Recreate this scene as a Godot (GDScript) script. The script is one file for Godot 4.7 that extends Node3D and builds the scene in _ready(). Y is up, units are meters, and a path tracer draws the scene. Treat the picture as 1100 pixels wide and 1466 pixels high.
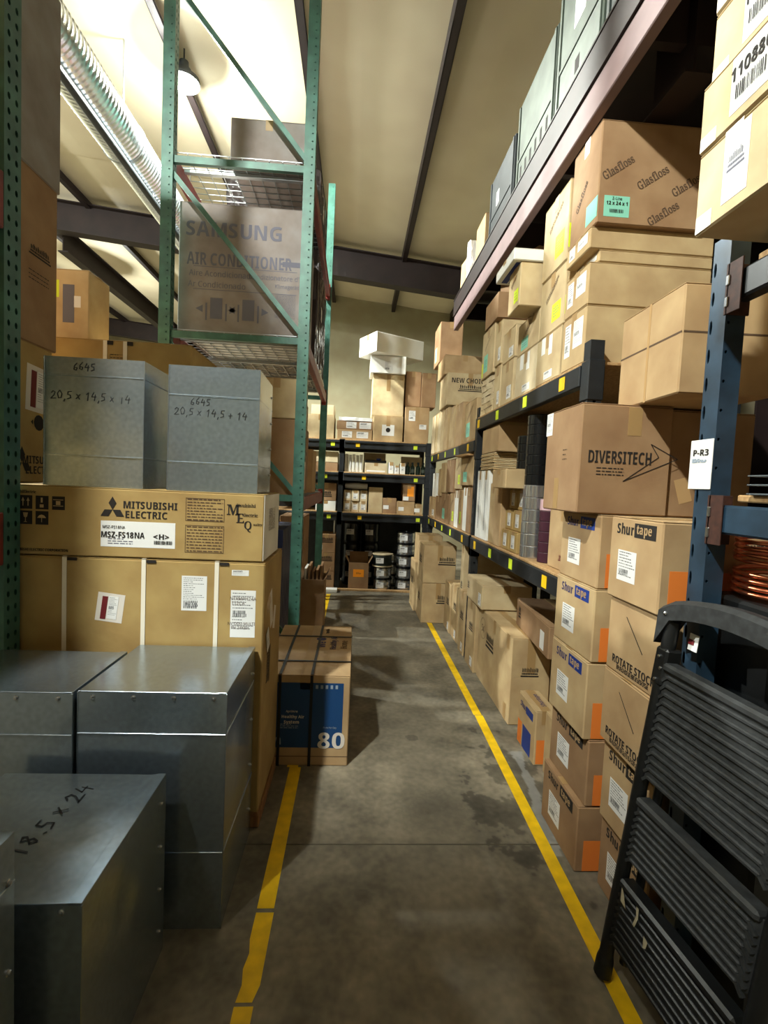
extends Node3D
# A warehouse aisle: sheet-metal plenums and cartons on one side, loaded shelving on the other.
# x = right, y = up, the aisle runs along -z. Tables give the distance down the aisle as a positive "depth".

var M := {}
var used := {}
var cache := {}
var rng := RandomNumberGenerator.new()
var BOLD: Font
var REG: Font
var SERIF: Font

func _ready():
	rng.seed = 71
	view_and_light()
	materials()
	setting()
	lamps()
	green_rack()
	near_left()
	sheet_metal()
	back_rack()
	right_racks()
	mezzanine()
	right_floor()
	right_shelves()
	near_right()
	step_ladder()

# ------------------------------------------------------------------ camera, light, exposure
func view_and_light():
	var cam := Camera3D.new()
	cam.name = "camera"
	cam.fov = 92.64
	cam.near = 0.05
	cam.far = 60.0
	add_child(cam)
	cam.transform = Transform3D(Basis(Vector3(0.99726, 0.04541, 0.05837), Vector3(-0.04191, 0.99733, -0.05979), Vector3(-0.06093, 0.05718, 0.99650)).orthonormalized(), Vector3(0, 1.4, 0))
	cam.current = true
	var env := Environment.new()
	env.background_mode = Environment.BG_COLOR
	env.background_color = Color(0, 0, 0)
	env.tonemap_mode = Environment.TONE_MAPPER_LINEAR
	env.tonemap_exposure = EXPOSURE
	env.sdfgi_enabled = true
	env.ssao_enabled = true
	env.ssil_enabled = true
	var we := WorldEnvironment.new()
	we.name = "world_environment"
	we.environment = env
	add_child(we)

const EXPOSURE := 1.08
# [x, y, depth, energy] of the hanging lamps: one over the rack row, others along the same rows out of frame
const LAMPS := [[-1.827, 5.2, 5.094, 70.0], [-1.827, 5.2, -0.79, 56.0], [-5.6, 5.3, 11.0, 78.0], [-5.6, 5.3, 5.1, 78.0]]
const LAMP_COLOR := Color(0.985, 1.0, 0.965)

# ------------------------------------------------------------------ materials
func mat(col: Color, rough := 0.8, metal := 0.0, tex: Texture2D = null, uvs := 1.0, nrm: Texture2D = null, nsc := 0.3) -> StandardMaterial3D:
	var m := StandardMaterial3D.new()
	m.albedo_color = col
	m.roughness = rough
	m.metallic = metal
	if tex:
		m.albedo_texture = tex
	if nrm:
		m.normal_enabled = true
		m.normal_texture = nrm
		m.normal_scale = nsc
	if tex or nrm:
		m.uv1_triplanar = true
		m.uv1_world_triplanar = true
		m.uv1_scale = Vector3.ONE * uvs
	return m

func noise_image(sd: int, freq: float, oct: int, size := 256) -> Image:
	var n := FastNoiseLite.new()
	n.seed = sd
	n.noise_type = FastNoiseLite.TYPE_SIMPLEX_SMOOTH
	n.frequency = freq
	n.fractal_type = FastNoiseLite.FRACTAL_FBM
	n.fractal_octaves = oct
	return n.get_seamless_image(size, size)

func tint_tex(sd: int, freq: float, oct: int, lo: float, hi: float, warm := 0.0, stretch := false) -> ImageTexture:
	var src := noise_image(sd, freq, oct)
	var out := Image.create(256, 256, false, Image.FORMAT_RGB8)
	for y in 256:
		for x in 256:
			var v: float = src.get_pixel((x * 4) % 256 if stretch else x, y / 4 if stretch else y).r
			var k: float = lerpf(lo, hi, v)
			out.set_pixel(x, y, Color(k, k * (1.0 - warm * (1.0 - v)), k * (1.0 - 1.6 * warm * (1.0 - v))))
	out.generate_mipmaps()
	return ImageTexture.create_from_image(out)

func bump_tex(sd: int, freq: float, oct: int, strength: float) -> ImageTexture:
	var im := noise_image(sd, freq, oct)
	im.convert(Image.FORMAT_RGBA8)
	im.bump_map_to_normal_map(strength)
	return ImageTexture.create_from_image(im)

func print_tex(sd: int, w: int, h: int, paper: Color, ink: Color, rows: int, code_at: float) -> ImageTexture:
	# the small print of a shipping label: lines of type and a bar code
	var r := RandomNumberGenerator.new()
	r.seed = sd
	var im := Image.create(w, h, false, Image.FORMAT_RGB8)
	im.fill(paper)
	var y := int(h * 0.06)
	var step := int(h * 0.88 / rows)
	for i in rows:
		var fr := float(i) / rows
		if absf(fr - code_at) < 0.11:
			var x := int(w * 0.1)
			while x < w * 0.62:
				var bw := r.randi_range(1, 3)
				im.fill_rect(Rect2i(x, y, bw, step + 1), ink)
				x += bw + r.randi_range(1, 3)
		else:
			var x2 := int(w * 0.08)
			var stop := int(w * r.randf_range(0.4, 0.92))
			while x2 < stop:
				var ww := r.randi_range(2, 8)
				im.fill_rect(Rect2i(x2, y, ww, maxi(1, step / 3)), ink.lerp(paper, r.randf_range(0.1, 0.5)))
				x2 += ww + 2
		y += step
	return ImageTexture.create_from_image(im)

func materials():
	var sf := SystemFont.new()
	sf.font_names = PackedStringArray(["Droid Sans"])
	REG = sf
	var sb := SystemFont.new()
	sb.font_names = PackedStringArray(["Droid Sans"])
	sb.font_weight = 700
	BOLD = sb
	var ss := SystemFont.new()
	ss.font_names = PackedStringArray(["Droid Serif"])
	ss.font_weight = 700
	SERIF = ss
	var kraft := tint_tex(11, 0.012, 4, 0.86, 1.0, 0.05)
	var fibre := bump_tex(12, 0.06, 3, 1.2)
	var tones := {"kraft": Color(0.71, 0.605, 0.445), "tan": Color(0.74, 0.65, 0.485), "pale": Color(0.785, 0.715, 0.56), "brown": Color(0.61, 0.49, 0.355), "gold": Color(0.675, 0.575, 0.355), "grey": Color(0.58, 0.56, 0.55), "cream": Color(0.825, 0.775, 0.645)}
	for k in tones:
		M[k] = mat(tones[k], 0.85, 0.0, kraft, 1.3, fibre, 0.15)
	M.white = mat(Color(0.90, 0.90, 0.88), 0.7, 0.0, tint_tex(14, 0.02, 2, 0.94, 1.0), 1.0)
	M.tape = mat(Color(0.62, 0.50, 0.33), 0.4)
	M.clear_tape = mat(Color(0.70, 0.57, 0.40), 0.25)
	M.strap = mat(Color(0.88, 0.85, 0.78), 0.5)
	M.black_strap = mat(Color(0.035, 0.035, 0.04), 0.5)
	M.ink = mat(Color(0.11, 0.085, 0.065), 0.85)
	M.faded_ink = mat(Color(0.32, 0.24, 0.17), 0.85)
	M.grey_ink = mat(Color(0.40, 0.40, 0.45), 0.85)
	M.violet_ink = mat(Color(0.24, 0.22, 0.36), 0.85)
	M.blue_print = mat(Color(0.055, 0.19, 0.50), 0.6)
	M.teal_print = mat(Color(0.05, 0.235, 0.42), 0.55)
	M.sky_print = mat(Color(0.55, 0.60, 0.66), 0.6)
	M.orange_print = mat(Color(0.86, 0.47, 0.17), 0.7)
	M.white_print = mat(Color(0.82, 0.79, 0.75), 0.7)
	M.paper = mat(Color(0.88, 0.88, 0.87), 0.6)
	M.mint = mat(Color(0.50, 0.77, 0.68), 0.7)
	M.lime = mat(Color(0.80, 0.88, 0.16), 0.6)
	M.orange = mat(Color(0.98, 0.60, 0.08), 0.6)
	M.red_print = mat(Color(0.40, 0.07, 0.09), 0.6)
	for i in 4:
		var lm := mat(Color.WHITE, 0.55)
		lm.albedo_texture = print_tex(30 + i, 96, 96 + 32 * (i % 2), Color(0.87, 0.87, 0.86), Color(0.12, 0.12, 0.13), [9, 13, 11, 16][i], [0.75, 0.5, 0.2, 0.85][i])
		M["label%d" % i] = lm
	# metals
	var brushed := bump_tex(21, 0.03, 3, 1.0)
	M.galv = mat(Color(0.69, 0.745, 0.79), 0.25, 0.86, tint_tex(22, 0.09, 3, 0.88, 1.0), 2.0, brushed, 0.06)
	M.screw = mat(Color(0.75, 0.76, 0.78), 0.25, 1.0)
	M.duct = mat(Color(0.86, 0.88, 0.90), 0.25, 1.0)
	M.marker = mat(Color(0.05, 0.05, 0.055), 0.6)
	var scuff := tint_tex(23, 0.02, 4, 0.72, 1.0)
	M.green = mat(Color(0.27, 0.46, 0.405), 0.45, 0.1, scuff, 1.4)
	M.red_beam = mat(Color(0.50, 0.17, 0.12), 0.5, 0.1, scuff, 1.4)
	M.black_steel = mat(Color(0.135, 0.15, 0.165), 0.5, 0.2, scuff, 1.7)
	M.blue_steel = mat(Color(0.16, 0.255, 0.335), 0.45, 0.2, scuff, 1.7)
	M.rust = mat(Color(0.30, 0.17, 0.12), 0.7, 0.2, tint_tex(24, 0.05, 4, 0.6, 1.0, 0.1), 2.5)
	M.wire = mat(Color(0.62, 0.64, 0.65), 0.4, 0.7)
	M.dark_iron = mat(Color(0.155, 0.095, 0.09), 0.6, 0.1, scuff, 0.8)
	M.primer = mat(Color(0.50, 0.41, 0.41), 0.7, 0.0, tint_tex(25, 0.02, 3, 0.86, 1.0), 0.8)
	M.cabinet = mat(Color(0.17, 0.21, 0.195), 0.45, 0.3, scuff, 1.0)
	M.cabinet_light = mat(Color(0.31, 0.35, 0.31), 0.45, 0.3, scuff, 1.0)
	M.cabinet_dark = mat(Color(0.19, 0.21, 0.22), 0.5, 0.2, scuff, 1.0)
	M.board = mat(Color(0.74, 0.62, 0.43), 0.85, 0.0, tint_tex(26, 0.09, 3, 0.75, 1.0, 0.1), 2.0)
	M.wood = mat(Color(0.66, 0.50, 0.32), 0.85, 0.0, tint_tex(27, 0.03, 4, 0.7, 1.0, 0.1, true), 1.5)
	# room
	M.ceiling = mat(Color(0.83, 0.79, 0.68), 0.8, 0.0, tint_tex(41, 0.012, 3, 0.93, 1.0, 0.02), 0.3)
	M.purlin = mat(Color(0.17, 0.115, 0.11), 0.6, 0.1, scuff, 0.6)
	M.wall = mat(Color(0.63, 0.61, 0.50), 0.85, 0.0, tint_tex(42, 0.015, 3, 0.93, 1.0, 0.03), 0.5)
	M.yellow = mat(Color(0.97, 0.80, 0.03), 0.55, 0.0, tint_tex(43, 0.03, 4, 0.86, 1.0, 0.02), 1.5)
	# plastics
	M.plastic = mat(Color(0.065, 0.075, 0.08), 0.45, 0.0, tint_tex(51, 0.03, 4, 0.6, 1.0), 2.0)
	M.worn = mat(Color(0.20, 0.21, 0.215), 0.62, 0.0, tint_tex(52, 0.05, 4, 0.5, 1.0), 2.5)
	M.scrape = mat(Color(0.62, 0.58, 0.48), 0.8)
	M.black_vinyl = mat(Color(0.05, 0.06, 0.07), 0.25)
	M.silver_tape = mat(Color(0.80, 0.81, 0.83), 0.22, 0.9)
	M.purple_tape = mat(Color(0.25, 0.13, 0.18), 0.3)
	M.pink_tape = mat(Color(0.76, 0.63, 0.66), 0.3)
	M.film = mat(Color(0.44, 0.41, 0.43), 0.22, 0.0, tint_tex(53, 0.02, 4, 0.45, 1.0, 0.08, true), 1.0, bump_tex(54, 0.02, 4, 3.0), 0.8)
	M.copper = mat(Color(0.86, 0.52, 0.38), 0.3, 1.0)
	M.bottle = mat(Color(0.05, 0.12, 0.09), 0.25)
	M.blue_tarp = mat(Color(0.06, 0.12, 0.28), 0.5)
	M.bag = mat(Color(0.88, 0.88, 0.88), 0.4)
	M.floor = mat(Color.WHITE, 0.62, 0.0)
	M.floor.albedo_texture = concrete()
	M.floor.normal_enabled = true
	M.floor.normal_texture = bump_tex(61, 0.05, 5, 1.5)
	M.floor.normal_scale = 0.12

func concrete() -> ImageTexture:
	# one image for x -4..4 and depth 0..8: blotchy grey-brown slab with a wet-looking stain, smears of white and small spots
	var s := 1024
	var a := noise_image(61, 0.006, 4, s)
	var b := noise_image(62, 0.03, 5, s)
	var c := noise_image(63, 0.2, 3, s)
	var im := Image.create(s, s, false, Image.FORMAT_RGB8)
	var spots := [[0.40, 2.02, 0.12, 0.90], [0.37, 2.62, 0.028, 0.78], [0.08, 1.58, 0.035, 0.86], [0.62, 1.5, 0.03, 0.88], [0.19, 3.5, 0.03, 0.85]]
	for y in s:
		var dp := 8.0 * y / s
		for x in s:
			var wx := 8.0 * x / s - 4.0
			var n := a.get_pixel(x, y).r
			var m := b.get_pixel(x, y).r
			var k := 0.80 + 0.26 * (n - 0.5) + 0.40 * (m - 0.5) + 0.24 * (c.get_pixel(x, y).r - 0.5)
			var col := Color(0.530 * k, 0.497 * k, 0.425 * k)
			if wx > 0.2 and wx < 1.3 and dp > 1.5 and dp < 2.9:
				var d := Vector2((wx - 0.80) / 0.19, (dp - 2.12) / 0.42).length() + 2.2 * (m - 0.5) + 0.5 * (c.get_pixel(x, y).r - 0.5)
				if d < 0.85:
					col = col * lerpf(0.74, 0.86, clampf(m * 1.4 - 0.2, 0, 1))
				var t := (dp - 1.75) / 0.75
				if t > 0 and t < 1 and absf(wx - (0.835 + 0.07 * t) - 0.05 * (n - 0.5)) < 0.02 + 0.045 * (m - 0.35):
					col = col.lerp(Color(0.60, 0.61, 0.61), 0.55)
			for sp in spots:
				if Vector2(wx - sp[0], dp - sp[1]).length() < sp[2] * (0.3 + 1.5 * m + 0.9 * (c.get_pixel(x, y).r - 0.5)):
					col = col * sp[3]
			im.set_pixel(x, y, col)
	im.generate_mipmaps()
	return ImageTexture.create_from_image(im)

# ------------------------------------------------------------------ mesh helpers
func st_new() -> SurfaceTool:
	var st := SurfaceTool.new()
	st.begin(Mesh.PRIMITIVE_TRIANGLES)
	return st

func tri(st: SurfaceTool, a: Vector3, b: Vector3, c: Vector3, out: Vector3, uv := []):
	var n := (c - a).cross(b - a)
	var flip := n.dot(out) < 0
	if flip:
		n = -n
	n = n.normalized()
	var vs := [a, c, b] if flip else [a, b, c]
	var us = uv
	if uv.size() == 3 and flip:
		us = [uv[0], uv[2], uv[1]]
	for i in 3:
		st.set_normal(n)
		st.set_uv(us[i] if us.size() == 3 else Vector2.ZERO)
		st.add_vertex(vs[i])

func quad(st, a, b, c, d, out):
	tri(st, a, b, c, out)
	tri(st, a, c, d, out)

func add_box(st: SurfaceTool, lo: Vector3, hi: Vector3, x := Transform3D.IDENTITY):
	var p := []
	for i in 8:
		p.append(x * Vector3(hi.x if i & 1 else lo.x, hi.y if i & 2 else lo.y, hi.z if i & 4 else lo.z))
	for f in [[0, 2, 6, 4, Vector3.LEFT], [1, 3, 7, 5, Vector3.RIGHT], [0, 1, 5, 4, Vector3.DOWN], [2, 3, 7, 6, Vector3.UP], [0, 1, 3, 2, Vector3.FORWARD], [4, 5, 7, 6, Vector3.BACK]]:
		quad(st, p[f[0]], p[f[1]], p[f[2]], p[f[3]], x.basis * f[4])

func add_cbox(st: SurfaceTool, lo: Vector3, hi: Vector3, c: float, x := Transform3D.IDENTITY):
	# box with chamfered edges
	var mid := (lo + hi) * 0.5
	var pt := {}
	for i in 8:
		var s := Vector3(1 if i & 1 else -1, 1 if i & 2 else -1, 1 if i & 4 else -1)
		var k := mid + s * (hi - lo) * 0.5
		for a in 3:
			var q := k
			for b in 3:
				if b != a:
					q[b] -= s[b] * c
			pt[i * 3 + a] = x * q
	var cen := x * mid
	for a in 3:
		var b := (a + 1) % 3
		var d := (a + 2) % 3
		for sgn in 2:
			var o := []
			for e in [[0, 0], [1, 0], [1, 1], [0, 1]]:
				var i: int = (sgn << a) | (e[0] << b) | (e[1] << d)
				o.append(pt[i * 3 + a])
			quad(st, o[0], o[1], o[2], o[3], (o[0] + o[2]) * 0.5 - cen)
		for e1 in 2:
			for e2 in 2:
				var i0: int = (e1 << b) | (e2 << d)
				var i1: int = i0 | (1 << a)
				quad(st, pt[i0 * 3 + b], pt[i1 * 3 + b], pt[i1 * 3 + d], pt[i0 * 3 + d], (pt[i0 * 3 + b] + pt[i1 * 3 + d]) * 0.5 - cen)
	for i in 8:
		tri(st, pt[i * 3], pt[i * 3 + 1], pt[i * 3 + 2], pt[i * 3] - cen)

func cbox_mesh(w: float, h: float, d: float, c := 0.004) -> Mesh:
	# base centred at the origin
	var key := "b%.3f,%.3f,%.3f,%.4f" % [w, h, d, c]
	if not cache.has(key):
		var st := st_new()
		add_cbox(st, Vector3(-w / 2, 0, -d / 2), Vector3(w / 2, h, d / 2), minf(c, minf(w, minf(h, d)) * 0.3))
		cache[key] = st.commit()
	return cache[key]

func add_bar(st: SurfaceTool, a: Vector3, b: Vector3, w: float, t: float, side := Vector3.UP):
	# straight bar of section w x t between two points
	var f := (b - a).normalized()
	var s := side - f * side.dot(f)
	s = s.normalized() if s.length() > 0.01 else f.cross(Vector3.RIGHT).normalized()
	add_box(st, Vector3(-t / 2, -w / 2, 0), Vector3(t / 2, w / 2, a.distance_to(b)), Transform3D(Basis(s.cross(f), s, f), a))

func add_tube(st: SurfaceTool, pts: Array, r: float, seg := 8):
	var rings := []
	for i in pts.size():
		var f: Vector3 = (pts[mini(i + 1, pts.size() - 1)] - pts[maxi(i - 1, 0)]).normalized()
		var s := f.cross(Vector3.UP if absf(f.y) < 0.9 else Vector3.RIGHT).normalized()
		var u := s.cross(f)
		var ring := []
		for k in seg:
			var a := TAU * k / seg
			ring.append(pts[i] + (s * cos(a) + u * sin(a)) * r)
		rings.append(ring)
	for i in pts.size() - 1:
		for k in seg:
			var n := (k + 1) % seg
			smooth_quad(st, rings[i][k], rings[i][n], rings[i + 1][n], rings[i + 1][k], pts[i], pts[i + 1])
	for e in [0, pts.size() - 1]:
		for k in range(1, seg - 1):
			tri(st, rings[e][0], rings[e][k], rings[e][k + 1], pts[e] - pts[1 if e == 0 else e - 1])

func smooth_quad(st, a, b, c, d, c0, c1):
	var out: Vector3 = (a + c) * 0.5 - (c0 + c1) * 0.5
	var n: Vector3 = (c - a).cross(b - a)
	var vs = [[a, c0], [b, c0], [c, c1], [a, c0], [c, c1], [d, c1]]
	if n.dot(out) < 0:
		vs = [[a, c0], [c, c1], [b, c0], [a, c0], [d, c1], [c, c1]]
	for v in vs:
		st.set_normal((v[0] - v[1]).normalized())
		st.set_uv(Vector2.ZERO)
		st.add_vertex(v[0])

func lathe(prof: Array, seg := 24, x := Transform3D.IDENTITY, st: SurfaceTool = null) -> SurfaceTool:
	# prof: [radius, height] pairs from the bottom up, flat bands
	if st == null:
		st = st_new()
	for i in prof.size() - 1:
		var r0: float = prof[i][0]
		var r1: float = prof[i + 1][0]
		var y0: float = prof[i][1]
		var y1: float = prof[i + 1][1]
		var nr := Vector2(y1 - y0, r0 - r1).normalized()
		for k in seg:
			var a0 := TAU * k / seg
			var a1 := TAU * (k + 1) / seg
			var v := []
			for q in [[r0, y0, a0], [r0, y0, a1], [r1, y1, a1], [r1, y1, a0]]:
				v.append([x * Vector3(q[0] * cos(q[2]), q[1], q[0] * sin(q[2])), (x.basis * Vector3(nr.x * cos(q[2]), nr.y, nr.x * sin(q[2]))).normalized()])
			for t in [[0, 1, 2], [0, 2, 3]]:
				var n: Vector3 = (v[t[2]][0] - v[t[0]][0]).cross(v[t[1]][0] - v[t[0]][0])
				if n.length() < 1e-12:
					continue
				var o = t if n.dot(v[t[0]][1] + v[t[2]][1]) > 0 else [t[0], t[2], t[1]]
				for j in o:
					st.set_normal(v[j][1])
					st.set_uv(Vector2.ZERO)
					st.add_vertex(v[j][0])
	return st

func add_holed(st: SurfaceTool, w: float, length: float, cols: Array, pitch: float, hw: float, hh: float, x: Transform3D, thick := 0.003):
	# a plate in x, y (x centred, y from 0) facing +z, punched with rows of holes
	var n := int(length / pitch)
	var edges := [-w / 2]
	for i in cols.size() - 1:
		edges.append((cols[i] + cols[i + 1]) * 0.5)
	edges.append(w / 2)
	var nz := x.basis.z
	for r in n:
		var y0 := r * pitch
		var y1: float = (r + 1) * pitch if r < n - 1 else length
		var cy := y0 + pitch * 0.5
		for k in cols.size():
			var a: float = edges[k]
			var b: float = edges[k + 1]
			var cx: float = cols[k]
			var rim := [Vector2(b, cy), Vector2(b, y1), Vector2(cx, y1), Vector2(a, y1), Vector2(a, cy), Vector2(a, y0), Vector2(cx, y0), Vector2(b, y0)]
			for j in 8:
				var j2 := (j + 1) % 8
				var h0 := Vector3(cx + hw * cos(TAU * j / 8), cy + hh * sin(TAU * j / 8), 0)
				var h1 := Vector3(cx + hw * cos(TAU * j2 / 8), cy + hh * sin(TAU * j2 / 8), 0)
				quad(st, x * Vector3(rim[j].x, rim[j].y, 0), x * Vector3(rim[j2].x, rim[j2].y, 0), x * h1, x * h0, nz)
				quad(st, x * h0, x * h1, x * (h1 - Vector3(0, 0, thick)), x * (h0 - Vector3(0, 0, thick)), x.basis * (Vector3(cx, cy, 0) - h0))

func post_mesh(h: float, w: float, d: float, front: Array, side: Array, pitch: float, hw: float, hh: float) -> Mesh:
	# square post, base centred: +x and -x faces punched with "front" columns, +z face with "side" columns
	var st := st_new()
	add_holed(st, d, h, front, pitch, hw, hh, Transform3D(Basis(Vector3(0, 0, -1), Vector3.UP, Vector3.RIGHT), Vector3(w / 2, 0, 0)))
	add_holed(st, d, h, front, pitch, hw, hh, Transform3D(Basis(Vector3(0, 0, 1), Vector3.UP, Vector3.LEFT), Vector3(-w / 2, 0, 0)))
	add_holed(st, w, h, side, pitch, hw * 0.8, hw * 0.8, Transform3D(Basis.IDENTITY, Vector3(0, 0, d / 2)))
	quad(st, Vector3(-w / 2, 0, -d / 2), Vector3(w / 2, 0, -d / 2), Vector3(w / 2, h, -d / 2), Vector3(-w / 2, h, -d / 2), Vector3.FORWARD)
	quad(st, Vector3(-w / 2, h, -d / 2), Vector3(w / 2, h, -d / 2), Vector3(w / 2, h, d / 2), Vector3(-w / 2, h, d / 2), Vector3.UP)
	quad(st, Vector3(-w / 2, 0, -d / 2), Vector3(w / 2, 0, -d / 2), Vector3(w / 2, 0, d / 2), Vector3(-w / 2, 0, d / 2), Vector3.DOWN)
	return st.commit()

# ------------------------------------------------------------------ object helpers
func numbered(nm: String) -> String:
	if not used.has(nm):
		used[nm] = 0
		return nm
	used[nm] += 1
	return "%s_%03d" % [nm, used[nm]]

func thing(nm: String, label: String, cat: String, grp := "", at := Vector3.ZERO, turn := 0.0) -> Node3D:
	var o := Node3D.new()
	o.name = numbered(nm)
	add_child(o)
	o.position = at
	o.rotation.y = turn
	o.set_meta("label", label)
	o.set_meta("category", cat)
	if grp != "":
		o.set_meta("group", grp)
	return o

func part(p: Node3D, nm: String, mesh: Mesh, m: Material, x := Transform3D.IDENTITY) -> MeshInstance3D:
	var o := MeshInstance3D.new()
	o.name = nm
	o.mesh = mesh
	o.material_override = m
	o.transform = x
	o.cast_shadow = GeometryInstance3D.SHADOW_CASTING_SETTING_ON
	p.add_child(o, true)
	return o

func at(x: float, y: float, z: float) -> Transform3D:
	return Transform3D(Basis.IDENTITY, Vector3(x, y, z))

func face(sz: Vector3, f: String, u: float, v: float, lift := 0.0) -> Transform3D:
	# a frame on a face of a box of size sz standing on the origin; u, v in -0.5..0.5 of that face
	match f:
		"F": return Transform3D(Basis.IDENTITY, Vector3(u * sz.x, sz.y * (0.5 + v), sz.z / 2 + lift))
		"L": return Transform3D(Basis(Vector3.BACK, Vector3.UP, Vector3.LEFT), Vector3(-sz.x / 2 - lift, sz.y * (0.5 + v), u * sz.z))
		"R": return Transform3D(Basis(Vector3.FORWARD, Vector3.UP, Vector3.RIGHT), Vector3(sz.x / 2 + lift, sz.y * (0.5 + v), -u * sz.z))
		_: return Transform3D(Basis(Vector3.RIGHT, Vector3.FORWARD, Vector3.UP), Vector3(u * sz.x, sz.y + lift, -v * sz.z))

func plate_mesh() -> Mesh:
	if not cache.has("plate"):
		var st := st_new()
		add_box(st, Vector3(-0.5, -0.5, -0.0008), Vector3(0.5, 0.5, 0.0006))
		var o := Vector3.BACK
		var a := Vector3(-0.5, -0.5, 0.0008)
		var b := Vector3(0.5, -0.5, 0.0008)
		var c := Vector3(0.5, 0.5, 0.0008)
		var d := Vector3(-0.5, 0.5, 0.0008)
		tri(st, a, b, c, o, [Vector2(0, 1), Vector2(1, 1), Vector2(1, 0)])
		tri(st, a, c, d, o, [Vector2(0, 1), Vector2(1, 0), Vector2(0, 0)])
		cache["plate"] = st.commit()
	return cache["plate"]

func plate(p: Node3D, sz: Vector3, f: String, u: float, v: float, w: float, h: float, m: Material, nm := "label", tilt := 0.0, lift := 0.0) -> MeshInstance3D:
	var x := face(sz, f, u, v, lift)
	x.basis = x.basis * Basis(Vector3.BACK, tilt) * Basis.from_scale(Vector3(w, h, 1))
	return part(p, nm, plate_mesh(), m, x)

func txt(p: Node3D, sz: Vector3, f: String, u: float, v: float, s: String, h: float, m: Material, font: Font = null, tilt := 0.0, wide := 1.0, nm := "lettering", lift := 0.0012) -> MeshInstance3D:
	# a line of printed type of cap height h (about), centred on u, v
	var fo: Font = font if font else BOLD
	var key := "t%s|%d" % [s, fo.get_instance_id()]
	if not cache.has(key):
		var t := TextMesh.new()
		t.text = s
		t.font = fo
		t.font_size = 32
		t.pixel_size = 0.01
		t.depth = 0.02
		t.curve_step = 4.0
		cache[key] = t
	var mesh: TextMesh = cache[key]
	var box := mesh.get_aabb()
	var k := h / maxf(box.size.y, 0.01)
	var x := face(sz, f, u, v, lift)
	x.basis = x.basis * Basis(Vector3.BACK, tilt) * Basis.from_scale(Vector3(k * wide, k, 0.03))
	x.origin = x.origin - x.basis * Vector3(box.get_center().x, box.get_center().y, 0)
	return part(p, nm, mesh, m, x)

func ink_bars(p: Node3D, sz: Vector3, f: String, u: float, v: float, w: float, h: float, sd: int, kind: String, m: Material, tilt := 0.0, nm := "printed_mark") -> MeshInstance3D:
	# small print drawn as raised ink: "lines" of fine type, a bold "logo" with an underline, a "frame" around lines, arrows "up"
	var r := RandomNumberGenerator.new()
	r.seed = sd
	var st := st_new()
	var rects := []
	if kind == "lines" or kind == "frame":
		var n := maxi(3, int(h / 0.0105))
		for i in n:
			var x := -w * 0.46
			var yy := h * (0.44 - 0.88 * i / (n - 1))
			var stop := w * (0.46 if r.randf() < 0.8 else r.randf_range(0.0, 0.4))
			while x < stop:
				var ww := r.randf_range(0.006, 0.02)
				rects.append([x, yy - 0.0018, minf(x + ww, stop), yy + 0.0018])
				x += ww + 0.004
	if kind == "frame":
		var t := 0.0016
		for q in [[-w / 2, -h / 2, w / 2, -h / 2 + t], [-w / 2, h / 2 - t, w / 2, h / 2], [-w / 2, -h / 2, -w / 2 + t, h / 2], [w / 2 - t, -h / 2, w / 2, h / 2]]:
			rects.append(q)
	if kind == "logo":
		var x2 := -w * 0.42
		while x2 < w * 0.40:
			var ww2 := r.randf_range(0.05, 0.10) * w
			var top := h * r.randf_range(0.30, 0.5)
			rects.append([x2, -h * 0.02, x2 + ww2 * 0.42, top])
			rects.append([x2 + ww2 * 0.5, -h * 0.02, x2 + ww2 * 0.75, top * 0.8])
			x2 += ww2 + 0.01 * w
		x2 = -w * 0.44
		while x2 < w * 0.44:
			var w3 := r.randf_range(0.03, 0.07) * w
			rects.append([x2, -h * 0.26, x2 + w3, -h * 0.10])
			x2 += w3 + 0.012 * w
		rects.append([-w / 2, -h * 0.5, w / 2, -h * 0.36])
	for q in rects:
		quad(st, Vector3(q[0], q[1], 0), Vector3(q[2], q[1], 0), Vector3(q[2], q[3], 0), Vector3(q[0], q[3], 0), Vector3.BACK)
	var x3 := face(sz, f, u, v, 0.0013)
	x3.basis = x3.basis * Basis(Vector3.BACK, tilt)
	return part(p, nm, st.commit(), m, x3)

func polys(p: Node3D, sz: Vector3, f: String, u: float, v: float, list: Array, m: Material, nm := "printed_mark", lift := 0.0014, tilt := 0.0) -> MeshInstance3D:
	var st := st_new()
	for q in list:
		var pv := PackedVector2Array(q)
		var ids := Geometry2D.triangulate_polygon(pv)
		for i in range(0, ids.size(), 3):
			tri(st, Vector3(pv[ids[i]].x, pv[ids[i]].y, 0), Vector3(pv[ids[i + 1]].x, pv[ids[i + 1]].y, 0), Vector3(pv[ids[i + 2]].x, pv[ids[i + 2]].y, 0), Vector3.BACK)
	var x := face(sz, f, u, v, lift)
	x.basis = x.basis * Basis(Vector3.BACK, tilt)
	return part(p, nm, st.commit(), m, x)

const STROKES := {"0": [[.3, 1, .05, .6, .2, .05, .5, .1, .6, .6, .35, 1]], "1": [[.15, .75, .4, 1, .3, 0]], "2": [[.05, .75, .25, 1, .5, .85, .4, .5, 0, .05, .6, .1]], "4": [[.3, 1, .05, .45, .6, .5], [.5, .75, .4, 0]], "5": [[.6, 1, .2, .95, .15, .6, .45, .55, .5, .2, .1, .05]], "6": [[.5, 1, .15, .6, .1, .15, .4, .05, .5, .35, .15, .45]], "8": [[.45, .95, .15, .8, .45, .35, .3, .05, .1, .3, .5, .75, .45, .95]], "x": [[.05, .15, .5, .7], [.1, .7, .45, .1]], ",": [[.2, .1, .1, -.2]], ".": [[.1, .08, .2, .02]], "+": [[.3, .75, .25, .1], [.05, .42, .5, .48]]}

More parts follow.
